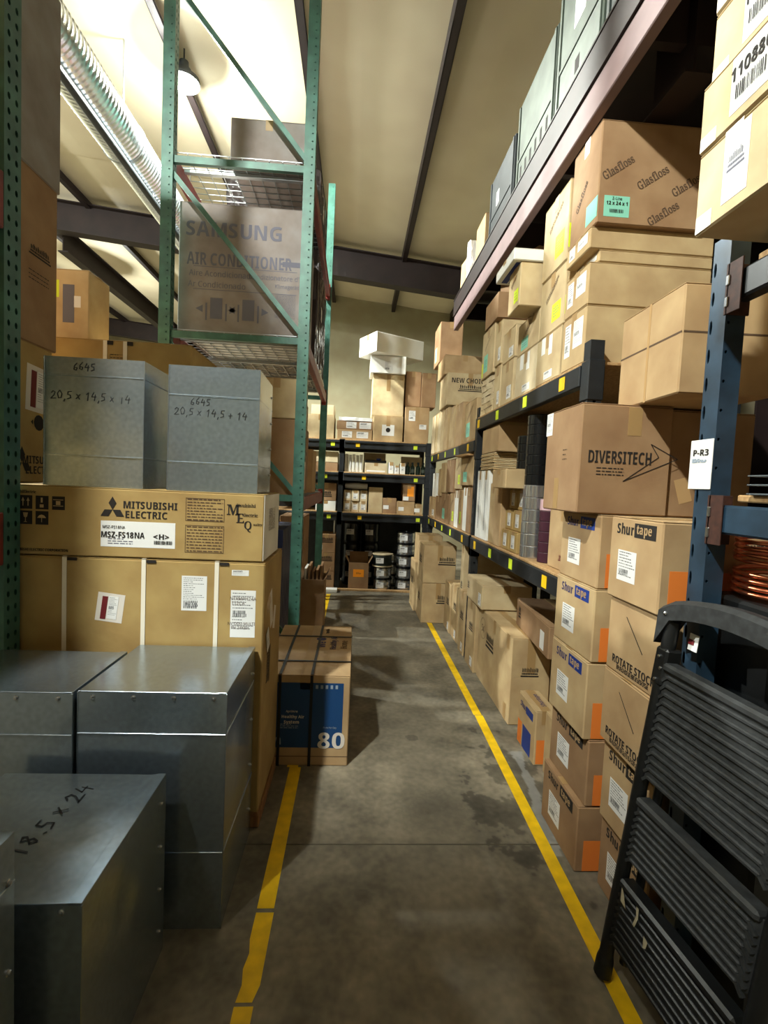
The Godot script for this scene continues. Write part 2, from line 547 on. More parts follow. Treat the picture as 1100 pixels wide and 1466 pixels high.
func handwriting(p: Node3D, sz: Vector3, f: String, u: float, v: float, s: String, h: float, tilt := 0.0):
	# felt-pen figures
	var pen := 0.0
	var r := RandomNumberGenerator.new()
	r.seed = s.length() * 7 + 3
	var half := 0.0
	for ch0 in s:
		half += h * (0.4 if ch0 in ",. " else 0.74) / 2
	for ch in s:
		if STROKES.has(ch):
			var st := st_new()
			var dy := r.randf_range(-0.08, 0.08)
			for line in STROKES[ch]:
				for i in range(0, line.size() - 2, 2):
					var a := Vector2(pen + line[i] * h - half, (line[i + 1] - 0.5 + dy) * h)
					var b := Vector2(pen + line[i + 2] * h - half, (line[i + 3] - 0.5 + dy) * h)
					var n := (b - a).orthogonal().normalized() * h * 0.045
					var e := (b - a).normalized() * h * 0.03
					quad(st, Vector3(a.x - e.x + n.x, a.y - e.y + n.y, 0), Vector3(b.x + e.x + n.x, b.y + e.y + n.y, 0), Vector3(b.x + e.x - n.x, b.y + e.y - n.y, 0), Vector3(a.x - e.x - n.x, a.y - e.y - n.y, 0), Vector3.BACK)
			var x := face(sz, f, u, v, 0.0012)
			x.basis = x.basis * Basis(Vector3.BACK, tilt)
			part(p, "marker_figure", st.commit(), M.marker, x)
		pen += h * (0.4 if ch in ",. " else 0.74)

func carton(label: String, grp: String, b: Array, tone := "kraft", turn := 0.0, tape := "", cat := "carton", nm := "carton") -> Array:
	# b: x0, x1, y0, y1, near depth, far depth. Gives [node, size]
	var sz := Vector3(b[1] - b[0], b[3] - b[2], b[5] - b[4])
	var o := thing(nm, label, cat, grp, Vector3((b[0] + b[1]) / 2, b[2], -(b[4] + b[5]) / 2), turn)
	var t := 0.003
	part(o, "body", cbox_mesh(sz.x, sz.y - t, sz.z, 0.0045), M[tone])
	# the two closing flaps meet along the longer side
	var long_z := sz.z > sz.x
	for s in [-1, 1]:
		var w := (sz.x if not long_z else sz.x / 2 - 0.0015) - 0.002
		var d := (sz.z / 2 - 0.0015 if not long_z else sz.z) - 0.002
		var off := Vector3(0, sz.y - t, s * (sz.z / 4)) if not long_z else Vector3(s * (sz.x / 4), sz.y - t, 0)
		part(o, "flap", cbox_mesh(w, t, d, 0.001), M[tone], at(off.x, off.y, off.z))
	var drop := minf(0.07, sz.y * 0.3)
	if tape == "top":
		drop = 0.0
	if long_z:
		plate(o, sz, "T", 0, 0, 0.05, sz.z, M.tape, "packing_tape", 0.0, 0.0004)
		if drop > 0:
			plate(o, sz, "F", 0, 0.5 - drop / sz.y / 2, 0.05, drop, M.tape, "packing_tape")
	else:
		plate(o, sz, "T", 0, 0, sz.x, 0.05, M.tape, "packing_tape", 0.0, 0.0004)
		if drop > 0:
			plate(o, sz, "L", 0, 0.5 - drop / sz.y / 2, 0.05, drop, M.tape, "packing_tape")
	if tape == "F":
		plate(o, sz, "F", 0, 0.3, 0.05, sz.y * 0.4, M.tape, "packing_tape", 0.0, 0.0003)
	return [o, sz]

# ------------------------------------------------------------------ the room
func structure(nm: String) -> Node3D:
	var o := Node3D.new()
	o.name = nm
	o.set_meta("kind", "structure")
	add_child(o)
	return o

func wall(nm: String, label: String, lo: Vector3, hi: Vector3):
	var o := structure(nm)
	o.set_meta("label", label)
	o.set_meta("category", "wall")
	var st := st_new()
	add_box(st, lo, hi)
	part(o, "panel", st.commit(), M.wall)

func roof_y(x: float) -> float:
	return 5.36 - 0.092 * x

func setting():
	var fl := structure("floor")
	fl.set_meta("label", "stained grey-brown concrete warehouse floor with a cut joint")
	fl.set_meta("category", "floor")
	for s in [[-9.0, 1.817], [1.823, 17.2]]:
		var st := st_new()
		var a := Vector3(-9.2, 0, -s[0])
		var b := Vector3(3.2, 0, -s[0])
		var c := Vector3(3.2, 0, -s[1])
		var d := Vector3(-9.2, 0, -s[1])
		var uv := []
		for q in [a, b, c, d]:
			uv.append(Vector2((q.x + 4) / 8, -q.z / 8))
		tri(st, a, b, c, Vector3.UP, [uv[0], uv[1], uv[2]])
		tri(st, a, c, d, Vector3.UP, [uv[0], uv[2], uv[3]])
		var k := Vector3(0, -0.2, 0)
		for e in [[a, b, Vector3.BACK], [c, d, Vector3.FORWARD]]:
			quad(st, e[0], e[1], e[1] + k, e[0] + k, e[2])
		quad(st, a + k, b + k, c + k, d + k, Vector3.DOWN)
		st.generate_tangents()
		part(fl, "slab", st.commit(), M.floor)
	var base := st_new()
	add_box(base, Vector3(-9.2, -0.3, -17.2), Vector3(3.2, -0.012, 9))
	part(fl, "joint_bed", base.commit(), M.wall)
	wall("wall_back", "plain olive-beige warehouse end wall above the black shelving", Vector3(-1.3, 0, -11.0), Vector3(3.2, 5.8, -10.8))
	wall("wall_return", "olive-beige wall running away behind the green rack", Vector3(-1.5, 0, -17.0), Vector3(-1.3, 5.8, -10.8))
	wall("wall_far", "distant olive-beige wall beyond the far racks", Vector3(-9.2, 0, -17.2), Vector3(-1.3, 6.4, -17.0))
	wall("wall_right", "olive-beige side wall behind the loaded shelving", Vector3(3.0, 0, -11.0), Vector3(3.2, 5.6, 9))
	wall("wall_left", "olive-beige side wall beyond the left racks", Vector3(-9.2, 0, -17.2), Vector3(-9.0, 6.6, 9))
	wall("wall_front", "olive-beige wall behind the photographer", Vector3(-9.2, 0, 8.8), Vector3(3.2, 6.6, 9))
	var ce := structure("ceiling")
	ce.set_meta("label", "cream insulated sloping metal-building roof with dark red steel")
	ce.set_meta("category", "ceiling")
	# cream facing in sheets that lap every 1.8 m
	var ang := -atan(0.092)
	var z := 9.0
	while z > -17.2:
		var st2 := st_new()
		var n := 30
		for i in n:
			var x0 := -9.2 + 12.4 * i / n
			var x1 := -9.2 + 12.4 * (i + 1) / n
			# the facing sags a little between the purlins
			var s0 := 0.02 * absf(sin(PI * (x0 - 0.66) / 1.28))
			var s1 := 0.02 * absf(sin(PI * (x1 - 0.66) / 1.28))
			var y0 := roof_y(x0) - s0
			var y1 := roof_y(x1) - s1
			quad(st2, Vector3(x0, y0, z), Vector3(x1, y1, z), Vector3(x1, y1 - 0.012, z - 1.8), Vector3(x0, y0 - 0.012, z - 1.8), Vector3.DOWN)
			quad(st2, Vector3(x0, y0 + 0.16, z), Vector3(x1, y1 + 0.16, z), Vector3(x1, y1 + 0.16, z - 1.8), Vector3(x0, y0 + 0.16, z - 1.8), Vector3.UP)
			quad(st2, Vector3(x0, y0 - 0.012, z - 1.8), Vector3(x1, y1 - 0.012, z - 1.8), Vector3(x1, y1 + 0.16, z - 1.8), Vector3(x0, y0 + 0.16, z - 1.8), Vector3.FORWARD)
		part(ce, "insulation_sheet", st2.commit(), M.ceiling)
		z -= 1.8
	for i in 10:
		var px := 0.66 - 1.28 * (i - 2)
		if px > 3.0:
			continue
		var st3 := st_new()
		var y := roof_y(px) + 0.02
		add_box(st3, Vector3(px - 0.035, y - 0.2, -17), Vector3(px - 0.029, y, 8.8))
		add_box(st3, Vector3(px - 0.035, y - 0.2, -17), Vector3(px + 0.04, y - 0.193, 8.8))
		add_box(st3, Vector3(px + 0.034, y - 0.2, -17), Vector3(px + 0.04, y - 0.17, 8.8))
		part(ce, "purlin", st3.commit(), M.purlin)
	for rz in [-8.4, -15.2, 1.6 + 5.2]:
		var st4 := st_new()
		var xf := Transform3D(Basis(Vector3.BACK, ang), Vector3(-3, roof_y(-3) - 0.14, rz))
		add_box(st4, Vector3(-6.2, -0.46, -0.008), Vector3(6.1, -0.01, 0.008), xf)
		add_box(st4, Vector3(-6.2, -0.47, -0.1), Vector3(6.1, -0.455, 0.1), xf)
		add_box(st4, Vector3(-6.2, -0.015, -0.1), Vector3(6.1, 0, 0.1), xf)
		part(ce, "rafter", st4.commit(), M.purlin)
	var st5 := st_new()
	for q in [[-5.05, 4.98, -4.89, 5.0], [-5.05, 5.34, -4.89, 5.36], [-4.98, 5.0, -4.965, 5.34]]:
		add_box(st5, Vector3(q[0], q[1], -16.9), Vector3(q[2], q[3], -8.6))
	part(ce, "eave_beam", st5.commit(), M.purlin)
	# aisle tape
	var tl := thing("floor_tape", "worn yellow floor tape along the left edge of the aisle, torn in places", "floor tape", "yellow aisle lines")
	for seg in [[0.6, 1.235, -0.263, -0.212, 1], [1.245, 1.52, -0.262, -0.205, 2], [1.535, 2.33, -0.262, -0.207, 0], [2.33, 3.9, -0.275, -0.222, 0], [3.9, 6.05, -0.30, -0.252, 0]]:
		part(tl, "strip", tape_mesh(seg[2], seg[3], seg[0], seg[1], seg[4] > 0), M.yellow)
	var tr := thing("floor_tape", "bright yellow floor tape along the right edge of the aisle", "floor tape", "yellow aisle lines")
	part(tr, "strip", tape_mesh(0.765, 0.815, 0.6, 2.9, false, 0.03), M.yellow)
	part(tr, "strip", tape_mesh(0.79, 0.84, 2.905, 4.98, false, 0.0), M.yellow)
	# ventilation duct and a pipe beside it
	var du := thing("ventilation_duct", "shiny corrugated silver duct running under the ceiling", "duct", "", Vector3(-2.4, 4.62, 0))
	var dz := Transform3D(Basis(Vector3.RIGHT, -PI / 2), Vector3(0, 0, 2))
	var prof := []
	for i in 190:
		prof.append([0.2, i * 0.05])
		prof.append([0.2, i * 0.05 + 0.032])
		prof.append([0.209, i * 0.05 + 0.041])
	part(du, "tube", lathe(prof, 28, dz).commit(), M.duct)
	for i in 5:
		var h := st_new()
		lathe([[0.213, 0], [0.218, 0], [0.218, 0.03], [0.213, 0.03]], 28, Transform3D(Basis(Vector3.RIGHT, -PI / 2), Vector3(0, 0, 0.6 - i * 1.9)), h)
		add_box(h, Vector3(-0.004, 0.21, 0.58 - i * 1.9), Vector3(0.004, roof_y(-2.4) - 4.62, 0.6 - i * 1.9))
		part(du, "hanger", h.commit(), M.wire)
	var pi := thing("conduit_pipe", "thin dark pipe alongside the silver duct", "pipe", "", Vector3(-2.3, 4.32, 0))
	var sp := st_new()
	add_tube(sp, [Vector3(0, 0, 2), Vector3(0, 0, -7.5)], 0.035, 10)
	part(pi, "tube", sp.commit(), M.cabinet_dark)
	for i in 4:
		var h2 := st_new()
		add_box(h2, Vector3(-0.003, 0.03, 0.1 - i * 1.9), Vector3(0.003, 0.10, 0.11 - i * 1.9))
		part(pi, "hanger", h2.commit(), M.wire)

func tape_mesh(x0: float, x1: float, d0: float, d1: float, torn: bool, lean := 0.0) -> Mesh:
	var st := st_new()
	var n := int((d1 - d0) / 0.05) + 2
	var r := RandomNumberGenerator.new()
	r.seed = int(d0 * 1000)
	var prev := []
	for i in n:
		var t := float(i) / (n - 1)
		var d := lerpf(d0, d1, t)
		var a := x0 + lean * t
		var b := x1 + lean * t
		if torn:
			a += r.randf_range(0, 0.008) if r.randf() < 0.3 else 0.0
			b -= r.randf_range(0, 0.014) if r.randf() < 0.3 else 0.0
		var row := [Vector3(a, 0.0012, -d), Vector3(b, 0.0012, -d)]
		if i > 0:
			quad(st, prev[0], prev[1], row[1], row[0], Vector3.UP)
			for k in 2:
				quad(st, prev[k], row[k], row[k] - Vector3(0, 0.0011, 0), prev[k] - Vector3(0, 0.0011, 0), Vector3.LEFT if k == 0 else Vector3.RIGHT)
		prev = row
	return st.commit()

func lamps():
	var glow := StandardMaterial3D.new()
	glow.albedo_color = Color(1, 1, 1)
	glow.emission_enabled = true
	glow.emission = LAMP_COLOR
	glow.emission_energy_multiplier = 14.0
	var names := ["bare bright high-bay lamp hanging above the green rack", "high-bay lamp hanging just behind the photographer", "high-bay lamp over the far left bay", "high-bay lamp over the middle left bay"]
	for i in LAMPS.size():
		var l = LAMPS[i]
		var o := thing("high_bay_lamp", names[i], "lamp", "hanging high-bay lamps", Vector3(l[0], l[1], -l[2]))
		part(o, "lens", lathe([[0.0, -0.012], [0.11, -0.012], [0.13, -0.004], [0.13, 0.004], [0.0, 0.004]], 24).commit(), glow)
		part(o, "housing", lathe([[0.0, 0.005], [0.135, 0.005], [0.15, -0.006], [0.155, 0.01], [0.15, 0.035], [0.08, 0.06], [0.07, 0.12], [0.0, 0.12]], 28).commit(), M.cabinet_dark)
		var top: float = roof_y(l[0]) - l[1]
		part(o, "socket", lathe([[0.0, 0.12], [0.05, 0.12], [0.045, 0.19], [0.0, 0.2]], 14).commit(), M.cabinet_dark)
		part(o, "rod", lathe([[0.008, 0.19], [0.008, top]], 8).commit(), M.cabinet_dark)
		# most of the light leaves the lens downwards, a little spills sideways through its rim
		var sp := SpotLight3D.new()
		sp.name = "light"
		sp.light_color = LAMP_COLOR
		sp.light_energy = l[3] * 0.91
		sp.light_size = 0.1
		sp.spot_angle = 82.0
		sp.spot_angle_attenuation = 0.25
		sp.spot_range = 40.0
		sp.spot_attenuation = 2.0
		sp.shadow_enabled = true
		sp.position = Vector3(0, -0.03, 0)
		sp.rotation.x = -PI / 2
		o.add_child(sp)
		var li := OmniLight3D.new()
		li.name = "rim_light"
		li.light_color = LAMP_COLOR
		li.light_energy = l[3] * 0.09
		li.light_size = 0.06
		li.omni_range = 40.0
		li.omni_attenuation = 2.0
		li.shadow_enabled = true
		li.position = Vector3(0, -0.09, 0)
		o.add_child(li)

# ------------------------------------------------------------------ green pallet rack (left)
func green_rack():
	var o := thing("pallet_rack", "tall green pallet rack with red beams and wire decks", "rack", "", Vector3(-0.87, 0, -4.63))
	var posts := {}
	for f in [[1.13, 5.2], [-1.13, 4.74]]:
		for x in [-0.47, 0.47]:
			var key := "gp%.2f" % f[1]
			if not cache.has(key):
				cache[key] = post_mesh(f[1], 0.076, 0.07, [-0.014, 0.014], [0.016], 0.0508, 0.0065, 0.011)
			part(o, "post", cache[key], M.green, at(x, 0, f[0]))
			part(o, "foot_plate", cbox_mesh(0.13, 0.008, 0.12, 0.002), M.green, at(x, 0.0, f[0]))
		for y in [0.2, 1.27, 2.36, 3.51, 4.72]:
			if y > f[1] - 0.2:
				continue
			var st := st_new()
			add_bar(st, Vector3(-0.44, y, f[0]), Vector3(0.44, y, f[0]), 0.045, 0.03)
			part(o, "horizontal_brace", st.commit(), M.green)
		for d in [[4.62, 3.58], [3.42, 2.42], [2.3, 1.31], [1.2, 0.25]]:
			if d[0] > f[1]:
				continue
			var st2 := st_new()
			add_bar(st2, Vector3(-0.44, d[0], f[0]), Vector3(0.44, d[1], f[0]), 0.032, 0.025)
			part(o, "diagonal_brace", st2.commit(), M.green)
	for y in [1.27, 2.40, 3.58]:
		for x in [-0.47, 0.47]:
			var b := part(o, "beam", cbox_mesh(0.045, 0.1, 2.17, 0.005), M.red_beam, at(x, y - 0.1, 0))
			for s in [-1, 1]:
				part(b, "connector", cbox_mesh(0.052, 0.17, 0.04, 0.003), M.red_beam, at(0, -0.03, s * 1.07))
		var st3 := st_new()
		for i in 11:
			add_bar(st3, Vector3(-0.46 + i * 0.092, y + 0.004, -1.08), Vector3(-0.46 + i * 0.092, y + 0.004, 1.08), 0.005, 0.005)
		for i in 28:
			add_bar(st3, Vector3(-0.48, y + 0.009, -1.08 + i * 0.08), Vector3(0.48, y + 0.009, -1.08 + i * 0.08), 0.005, 0.005)
		for i in 4:
			add_bar(st3, Vector3(-0.46, y - 0.008, -0.9 + i * 0.6), Vector3(0.46, y - 0.008, -0.9 + i * 0.6), 0.02, 0.03)
		part(o, "wire_deck", st3.commit(), M.wire)
	part(o, "edge_guard", cbox_mesh(0.012, 0.2, 0.02, 0.003), M.paper, at(0.505, 1.33, 1.13))

	var g := "cartons on the green rack"
	# the big appliance carton behind the end frame
	var c := carton("large grey-white appliance carton printed AIR CONDITIONER on the green rack", g, [-1.30, -0.44, 2.4145, 3.30, 3.6, 4.4], "grey")
	txt(c[0], c[1], "F", -0.06, 0.30, "SAMSUNG", 0.10, M.grey_ink, BOLD, 0, 1.0)
	txt(c[0], c[1], "F", -0.01, 0.07, "AIR CONDITIONER", 0.085, M.grey_ink, BOLD, 0, 0.7)
	plate(c[0], c[1], "F", 0.41, 0.07, 0.125, 0.035, M.grey_ink, "badge")
	txt(c[0], c[1], "F", -0.15, -0.04, "Aire Acondicionado", 0.042, M.grey_ink, REG)
	txt(c[0], c[1], "F", -0.19, -0.125, "Ar Condicionado", 0.042, M.grey_ink, REG)
	txt(c[0], c[1], "F", 0.32, -0.04, "Condizionatore d'Aria", 0.036, M.grey_ink, REG)
	txt(c[0], c[1], "F", 0.38, -0.11, "Klimagerät", 0.036, M.grey_ink, REG)
	for yy in [0.012, -0.165]:
		plate(c[0], c[1], "F", 0.04, yy, 0.72, 0.004, M.grey_ink, "rule")
	for ic in [[-0.19, true], [0.07, false]]:
		var pl := []
		var s := 0.15
		for q in [[-0.5, -0.5, -0.42, 0.3], [0.42, -0.5, 0.5, 0.3], [-0.28, -0.42, 0.28, 0.55]]:
			pl.append([Vector2(q[0], q[1]) * s, Vector2(q[2], q[1]) * s, Vector2(q[2], q[3]) * s, Vector2(q[0], q[3]) * s])
		for e in [-1, 1]:
			pl.append([Vector2(e * 0.62, -0.15) * s, Vector2(e * 0.95, 0.02) * s, Vector2(e * 0.62, 0.2) * s])
		polys(c[0], c[1], "F", ic[0], -0.32, pl, M.grey_ink, "pictogram")
	ink_bars(c[0], c[1], "F", 0.37, -0.26, 0.14, 0.16, 5, "frame", M.grey_ink)
	part(c[0], "skid", cbox_mesh(0.8, 0.004, 0.7, 0.001), M.bag, at(0, -0.001, 0))
	carton("plain grey carton on the topmost deck of the green rack", g, [-0.97, -0.44, 3.595, 3.90, 3.62, 4.3], "grey")
	# stretch-wrapped loads facing the aisle
	for w in [[2.414, 3.42, 4.45, 5.62, "dark carton load in crumpled stretch film on the green rack's middle deck"], [3.594, 4.05, 4.36, 5.3, "dark carton load in crumpled stretch film on the green rack's top deck"]]:
		wrapped(w[4], -1.2, -0.40, w[0], w[1], w[2], w[3])
	# below the middle deck
	var d1 := carton("tall brown carton with hand holes under the green rack's middle deck", g, [-0.95, -0.44, 1.284, 1.84, 3.62, 4.5], "brown")
	plate(d1[0], d1[1], "R", -0.3, -0.2, 0.09, 0.14, M.label1)
	plate(d1[0], d1[1], "R", -0.05, 0.1, 0.05, 0.3, M.clear_tape, "packing_tape")
	polys(d1[0], d1[1], "R", 0.1, 0.25, [disc2(0.02)], M.ink, "hand_hole")
	polys(d1[0], d1[1], "R", 0.3, 0.12, [disc2(0.02)], M.ink, "hand_hole")
	var d2 := carton("light tan carton stacked on the tall brown carton in the green rack", g, [-0.74, -0.45, 1.843, 2.13, 3.62, 4.1], "pale")
	plate(d2[0], d2[1], "R", -0.3, 0.0, 0.05, 0.25, M.clear_tape, "packing_tape")
	carton("second light tan carton deep inside the green rack", g, [-0.76, -0.45, 1.843, 2.06, 4.14, 4.48], "tan")
	carton("upright brown carton at the far end of the green rack shelf", g, [-0.78, -0.42, 1.284, 1.7, 4.75, 5.2], "kraft")
	var bt := thing("covered_crate", "crate under a dark blue cover on the floor of the green rack", "crate", "", Vector3(-0.80, 0, -4.05))
	part(bt, "cover", crumple(0.56, 1.02, 0.75, 0.012, 8), M.blue_tarp)
	for i in 4:
		var k := carton("brown logo carton in the column by the far green post, %s" % ["on the floor", "second up", "third up", "topmost"][i], "logo cartons by the far green post", [-0.72, -0.48, 0.001 + 0.262 * i, 0.262 * (i + 1), 4.8, 5.3], "brown")
		ink_bars(k[0], k[1], "F", 0.15, 0.15, 0.12, 0.07, i, "logo", M.ink)
		plate(k[0], k[1], "F", -0.1, -0.15, 0.05, 0.06, M.paper)
	# open box of rolled material in the aisle by the far post
	var ob := open_box("open brown carton holding folded white and brown sheets beside the far green post", [-0.46, -0.245, 0.0, 0.50, 4.45, 4.8], "brown")
	for i in 5:
		var sh := thing("folded_sheet", ["white folded sheet standing in the open brown carton", "brown sheet in the open carton, next to the white sheet", "brown sheet in the open carton, second after the white sheet", "brown sheet in the open carton, third after the white sheet", "brown sheet in the open carton, farthest from the white sheet"][i], "sheet", "sheets in the open brown carton", Vector3(-0.425 + i * 0.036, 0.012, -4.62), 0.0)
		var s2 := crumple(0.022, 0.58 + 0.03 * sin(i * 2.0), 0.26, 0.006, 20 + i)
		part(sh, "sheet", s2, M.white if i == 0 else M.brown)

func disc2(r: float) -> Array:
	var p := []
	for i in 12:
		p.append(Vector2(cos(TAU * i / 12), sin(TAU * i / 12)) * r)
	return p

func crumple(w: float, h: float, d: float, amp: float, sd: int, seg := 10) -> Mesh:
	# a box with gently uneven sides (film, bags, soft covers), base centred
	var n := FastNoiseLite.new()
	n.seed = sd
	n.frequency = 3.0
	var st := st_new()
	var sx := [[Vector3.RIGHT, Vector3.BACK, Vector3.UP], [Vector3.LEFT, Vector3.FORWARD, Vector3.UP], [Vector3.BACK, Vector3.LEFT, Vector3.UP], [Vector3.FORWARD, Vector3.RIGHT, Vector3.UP], [Vector3.UP, Vector3.RIGHT, Vector3.BACK], [Vector3.DOWN, Vector3.RIGHT, Vector3.FORWARD]]
	var dims := Vector3(w, h, d) * 0.5
	for s in sx:
		for i in seg:
			for j in seg:
				var q := []
				for e in [[0, 0], [1, 0], [1, 1], [0, 1]]:
					var a: float = 2.0 * (i + e[0]) / seg - 1.0
					var b: float = 2.0 * (j + e[1]) / seg - 1.0
					var p: Vector3 = (s[0] + s[1] * a + s[2] * b) * dims
					var k := n.get_noise_3dv(p * Vector3(1.6, 0.7, 1.6) * 3.0)
					p += Vector3(p.x / maxf(w, 0.05), 0.0 if p.y < -dims.y * 0.99 else p.y / h * 0.4, p.z / maxf(d, 0.05)) * k * amp * 2.0 - Vector3(p.x / maxf(w, 0.05), 0, p.z / maxf(d, 0.05)) * amp
					q.append(p + Vector3(0, dims.y, 0))
				quad(st, q[0], q[1], q[2], q[3], s[0])
	return st.commit()

func wrapped(label: String, x0, x1, y0, y1, zn, zf):
	var o := thing("wrapped_load", label, "wrapped load", "film-wrapped loads on the green rack", Vector3((x0 + x1) / 2, y0, -(zn + zf) / 2))
	part(o, "film", crumple(x1 - x0, y1 - y0, zf - zn, 0.02, int(y0 * 10), 16), M.film)
	var st := st_new()
	for i in 5:
		var z: float = (zf - zn) * (0.4 - 0.19 * i)
		add_bar(st, Vector3((x1 - x0) / 2 - 0.008, 0.1, z), Vector3((x1 - x0) / 2 - 0.006, (y1 - y0) * 0.9, z + 0.12), 0.02, 0.012, Vector3.BACK)
	part(o, "film_fold", st.commit(), M.film)
	plate(o, Vector3(x1 - x0, y1 - y0, zf - zn), "R", -0.1, 0.1, 0.1, 0.12, M.label1)

func open_box(label: String, b: Array, tone: String, turn := 0.0, flaps := true, grp := "") -> Node3D:
	var sz := Vector3(b[1] - b[0], b[3] - b[2], b[5] - b[4])
	var o := thing("open_carton", label, "carton", grp, Vector3((b[0] + b[1]) / 2, b[2], -(b[4] + b[5]) / 2), turn)
	var t := 0.005
	part(o, "bottom", cbox_mesh(sz.x, t, sz.z, 0.001), M[tone])
	for s in [-1, 1]:
		part(o, "side", cbox_mesh(t, sz.y, sz.z, 0.001), M[tone], at(s * (sz.x - t) / 2, 0, 0))
		part(o, "end", cbox_mesh(sz.x - 2 * t, sz.y, t, 0.001), M[tone], at(0, 0, s * (sz.z - t) / 2))
		if flaps:
			var x := Transform3D(Basis(Vector3.BACK, -s * 0.5), Vector3(s * (sz.x - t) / 2, sz.y - 0.004, 0))
			part(o, "flap", cbox_mesh(t, sz.x * 0.4, sz.z, 0.001), M[tone], x)
	return o

# ------------------------------------------------------------------ left foreground
func diamonds(k: float) -> Array:
	# three rhombs meeting in the middle
	var out := []
	for a in [PI / 2, PI / 2 + TAU / 3, PI / 2 - TAU / 3]:
		var d := Vector2(cos(a), sin(a))
		var n := d.orthogonal()
		out.append([Vector2.ZERO, d * k * 0.5 + n * k * 0.289, d * k, d * k * 0.5 - n * k * 0.289])
	return out

func near_left():
	# near upright of the next rack
	var r := thing("rack_upright", "dark green punched rack post with red beam ends in the left foreground", "rack", "", Vector3(-1.275, 0, -1.845))
	part(r, "post", post_mesh(5.0, 0.076, 0.085, [-0.019, 0.019], [0.0], 0.0508, 0.0075, 0.012), M.green)
	part(r, "foot_plate", cbox_mesh(0.1, 0.008, 0.085, 0.002), M.green)
	for y in [2.21, 1.05]:
		part(r, "beam", cbox_mesh(0.045, 0.11, 2.6, 0.005), M.red_beam, at(-0.9, y + 0.01, 1.345))
		var b := part(r, "beam", cbox_mesh(0.045, 0.11, 2.6, 0.005), M.red_beam, at(-0.085, y + 0.01, 1.345))
		part(b, "connector", cbox_mesh(0.115, 0.19, 0.05, 0.004), M.red_beam, at(0.068, -0.01, -1.275))
	var rk := "unseen cartons added for shade on the near left rack"  # unseen cartons, added to keep lamp light off the foreground and the post
	for q in [[-0.95, -0.36, 2.332, 3.3, "upper"], [-0.95, -0.36, 3.303, 4.3, "second up from the"], [-0.3, 0.32, 1.172, 1.72, "lower"], [0.6, 1.35, 2.332, 4.2, "upper"], [-0.95, -0.36, 1.172, 1.75, "lower"]]:
		carton("unseen golden shade carton on the %s beams of the near left rack, %s" % [q[4], "camera side" if q[0] < -0.5 else "post side"], rk, [-2.25, -1.35 if q[0] < 0.5 else -1.38, q[2], q[3], q[0], q[1]], "gold")
	# tall cartons behind the post
	var g := "tall cartons behind the near green post"
	var t0 := carton("big carton at the foot of the tall stack behind the near green post", g, [-2.1, -1.43, 0.0, 1.335, 1.75, 2.43], "gold")
	var t1 := carton("carton with a red and white packing-list pouch behind the near green post", g, [-2.1, -1.43, 1.337, 1.94, 1.7, 2.4], "gold")
	polys(t1[0], t1[1], "R", 0.20, -0.36, diamonds(0.07), M.ink, "printed_mark")
	txt(t1[0], t1[1], "R", 0.40, -0.335, "MITSUBISHI", 0.034, M.ink)
	txt(t1[0], t1[1], "R", 0.385, -0.41, "ELECTRIC", 0.034, M.ink)
	pouch(t1, "R", 0.36, 0.18, 0.17, 0.2, -0.06)
	polys(t1[0], t1[1], "R", 0.36, -0.06, [disc2(0.035), [Vector2(-0.055, 0), Vector2(-0.04, 0.012), Vector2(-0.04, -0.012)], [Vector2(0.055, 0), Vector2(0.04, 0.012), Vector2(0.04, -0.012)]], M.ink, "pictogram")
	var t2 := carton("brown carton in the middle of the tall stack behind the near green post", g, [-2.1, -1.43, 1.942, 2.67, 1.7, 2.43], "brown")
	ink_bars(t2[0], t2[1], "R", 0.33, 0.05, 0.15, 0.05, 9, "logo", M.ink)
	ink_bars(t2[0], t2[1], "R", 0.32, -0.1, 0.15, 0.04, 10, "lines", M.ink)
	carton("grey-brown carton topmost of the tall stack behind the near green post", g, [-2.1, -1.43, 2.672, 3.52, 1.7, 2.45], "grey")
	# cartons further back on the left
	var fg := "cartons beyond the sheet-metal boxes"
	carton("lower carton of the strapped pile beyond the sheet-metal boxes", fg, [-1.75, -0.9, 0.0, 1.08, 2.7, 3.3], "gold")
	var f1 := carton("golden carton with two white straps beyond the sheet-metal boxes", fg, [-1.75, -0.9, 1.082, 2.09, 2.7, 3.3], "gold")
	for u in [-0.02, 0.10]:
		plate(f1[0], f1[1], "F", u, 0, 0.02, 1.0, M.strap, "strap", 0, 0.002)
		plate(f1[0], f1[1], "F", u + 0.03, 0.485, 0.03, 0.02, M.ink, "corner_clip", 0, 0.003)
	ink_bars(f1[0], f1[1], "F", 0.05, 0.41, 0.07, 0.035, 4, "frame", M.ink)
	var f2 := carton("light carton with yellow and white stickers on top of the strapped pile", fg, [-1.71, -1.47, 2.0935, 2.47, 2.78, 3.0], "pale")
	plate(f2[0], f2[1], "F", -0.25, 0.22, 0.05, 0.09, M.lime)
	plate(f2[0], f2[1], "F", 0.06, 0.02, 0.06, 0.2, M.grey_ink, "window")
	plate(f2[0], f2[1], "F", 0.25, 0.05, 0.035, 0.06, M.paper)
	plate(f2[0], f2[1], "F", -0.28, -0.02, 0.03, 0.06, M.label0)
	carton("plain pale carton squeezed beside the stickered carton on the strapped pile", fg, [-1.77, -1.725, 2.0935, 2.32, 2.8, 3.0], "pale")

	# the big strapped appliance carton on its skid
	var mz := 1.9
	var sk := thing("skid", "low wooden skid under the big golden appliance carton", "skid", "", Vector3(-0.81, 0, -(mz + 0.22)))
	for x in [-0.44, 0.0, 0.44]:
		part(sk, "runner", cbox_mesh(0.08, 0.05, 0.42, 0.003), M.wood, at(x, 0, 0))
	for z in [-0.17, 0.17]:
		part(sk, "slat", cbox_mesh(0.95, 0.02, 0.09, 0.003), M.wood, at(0, 0.05, z))
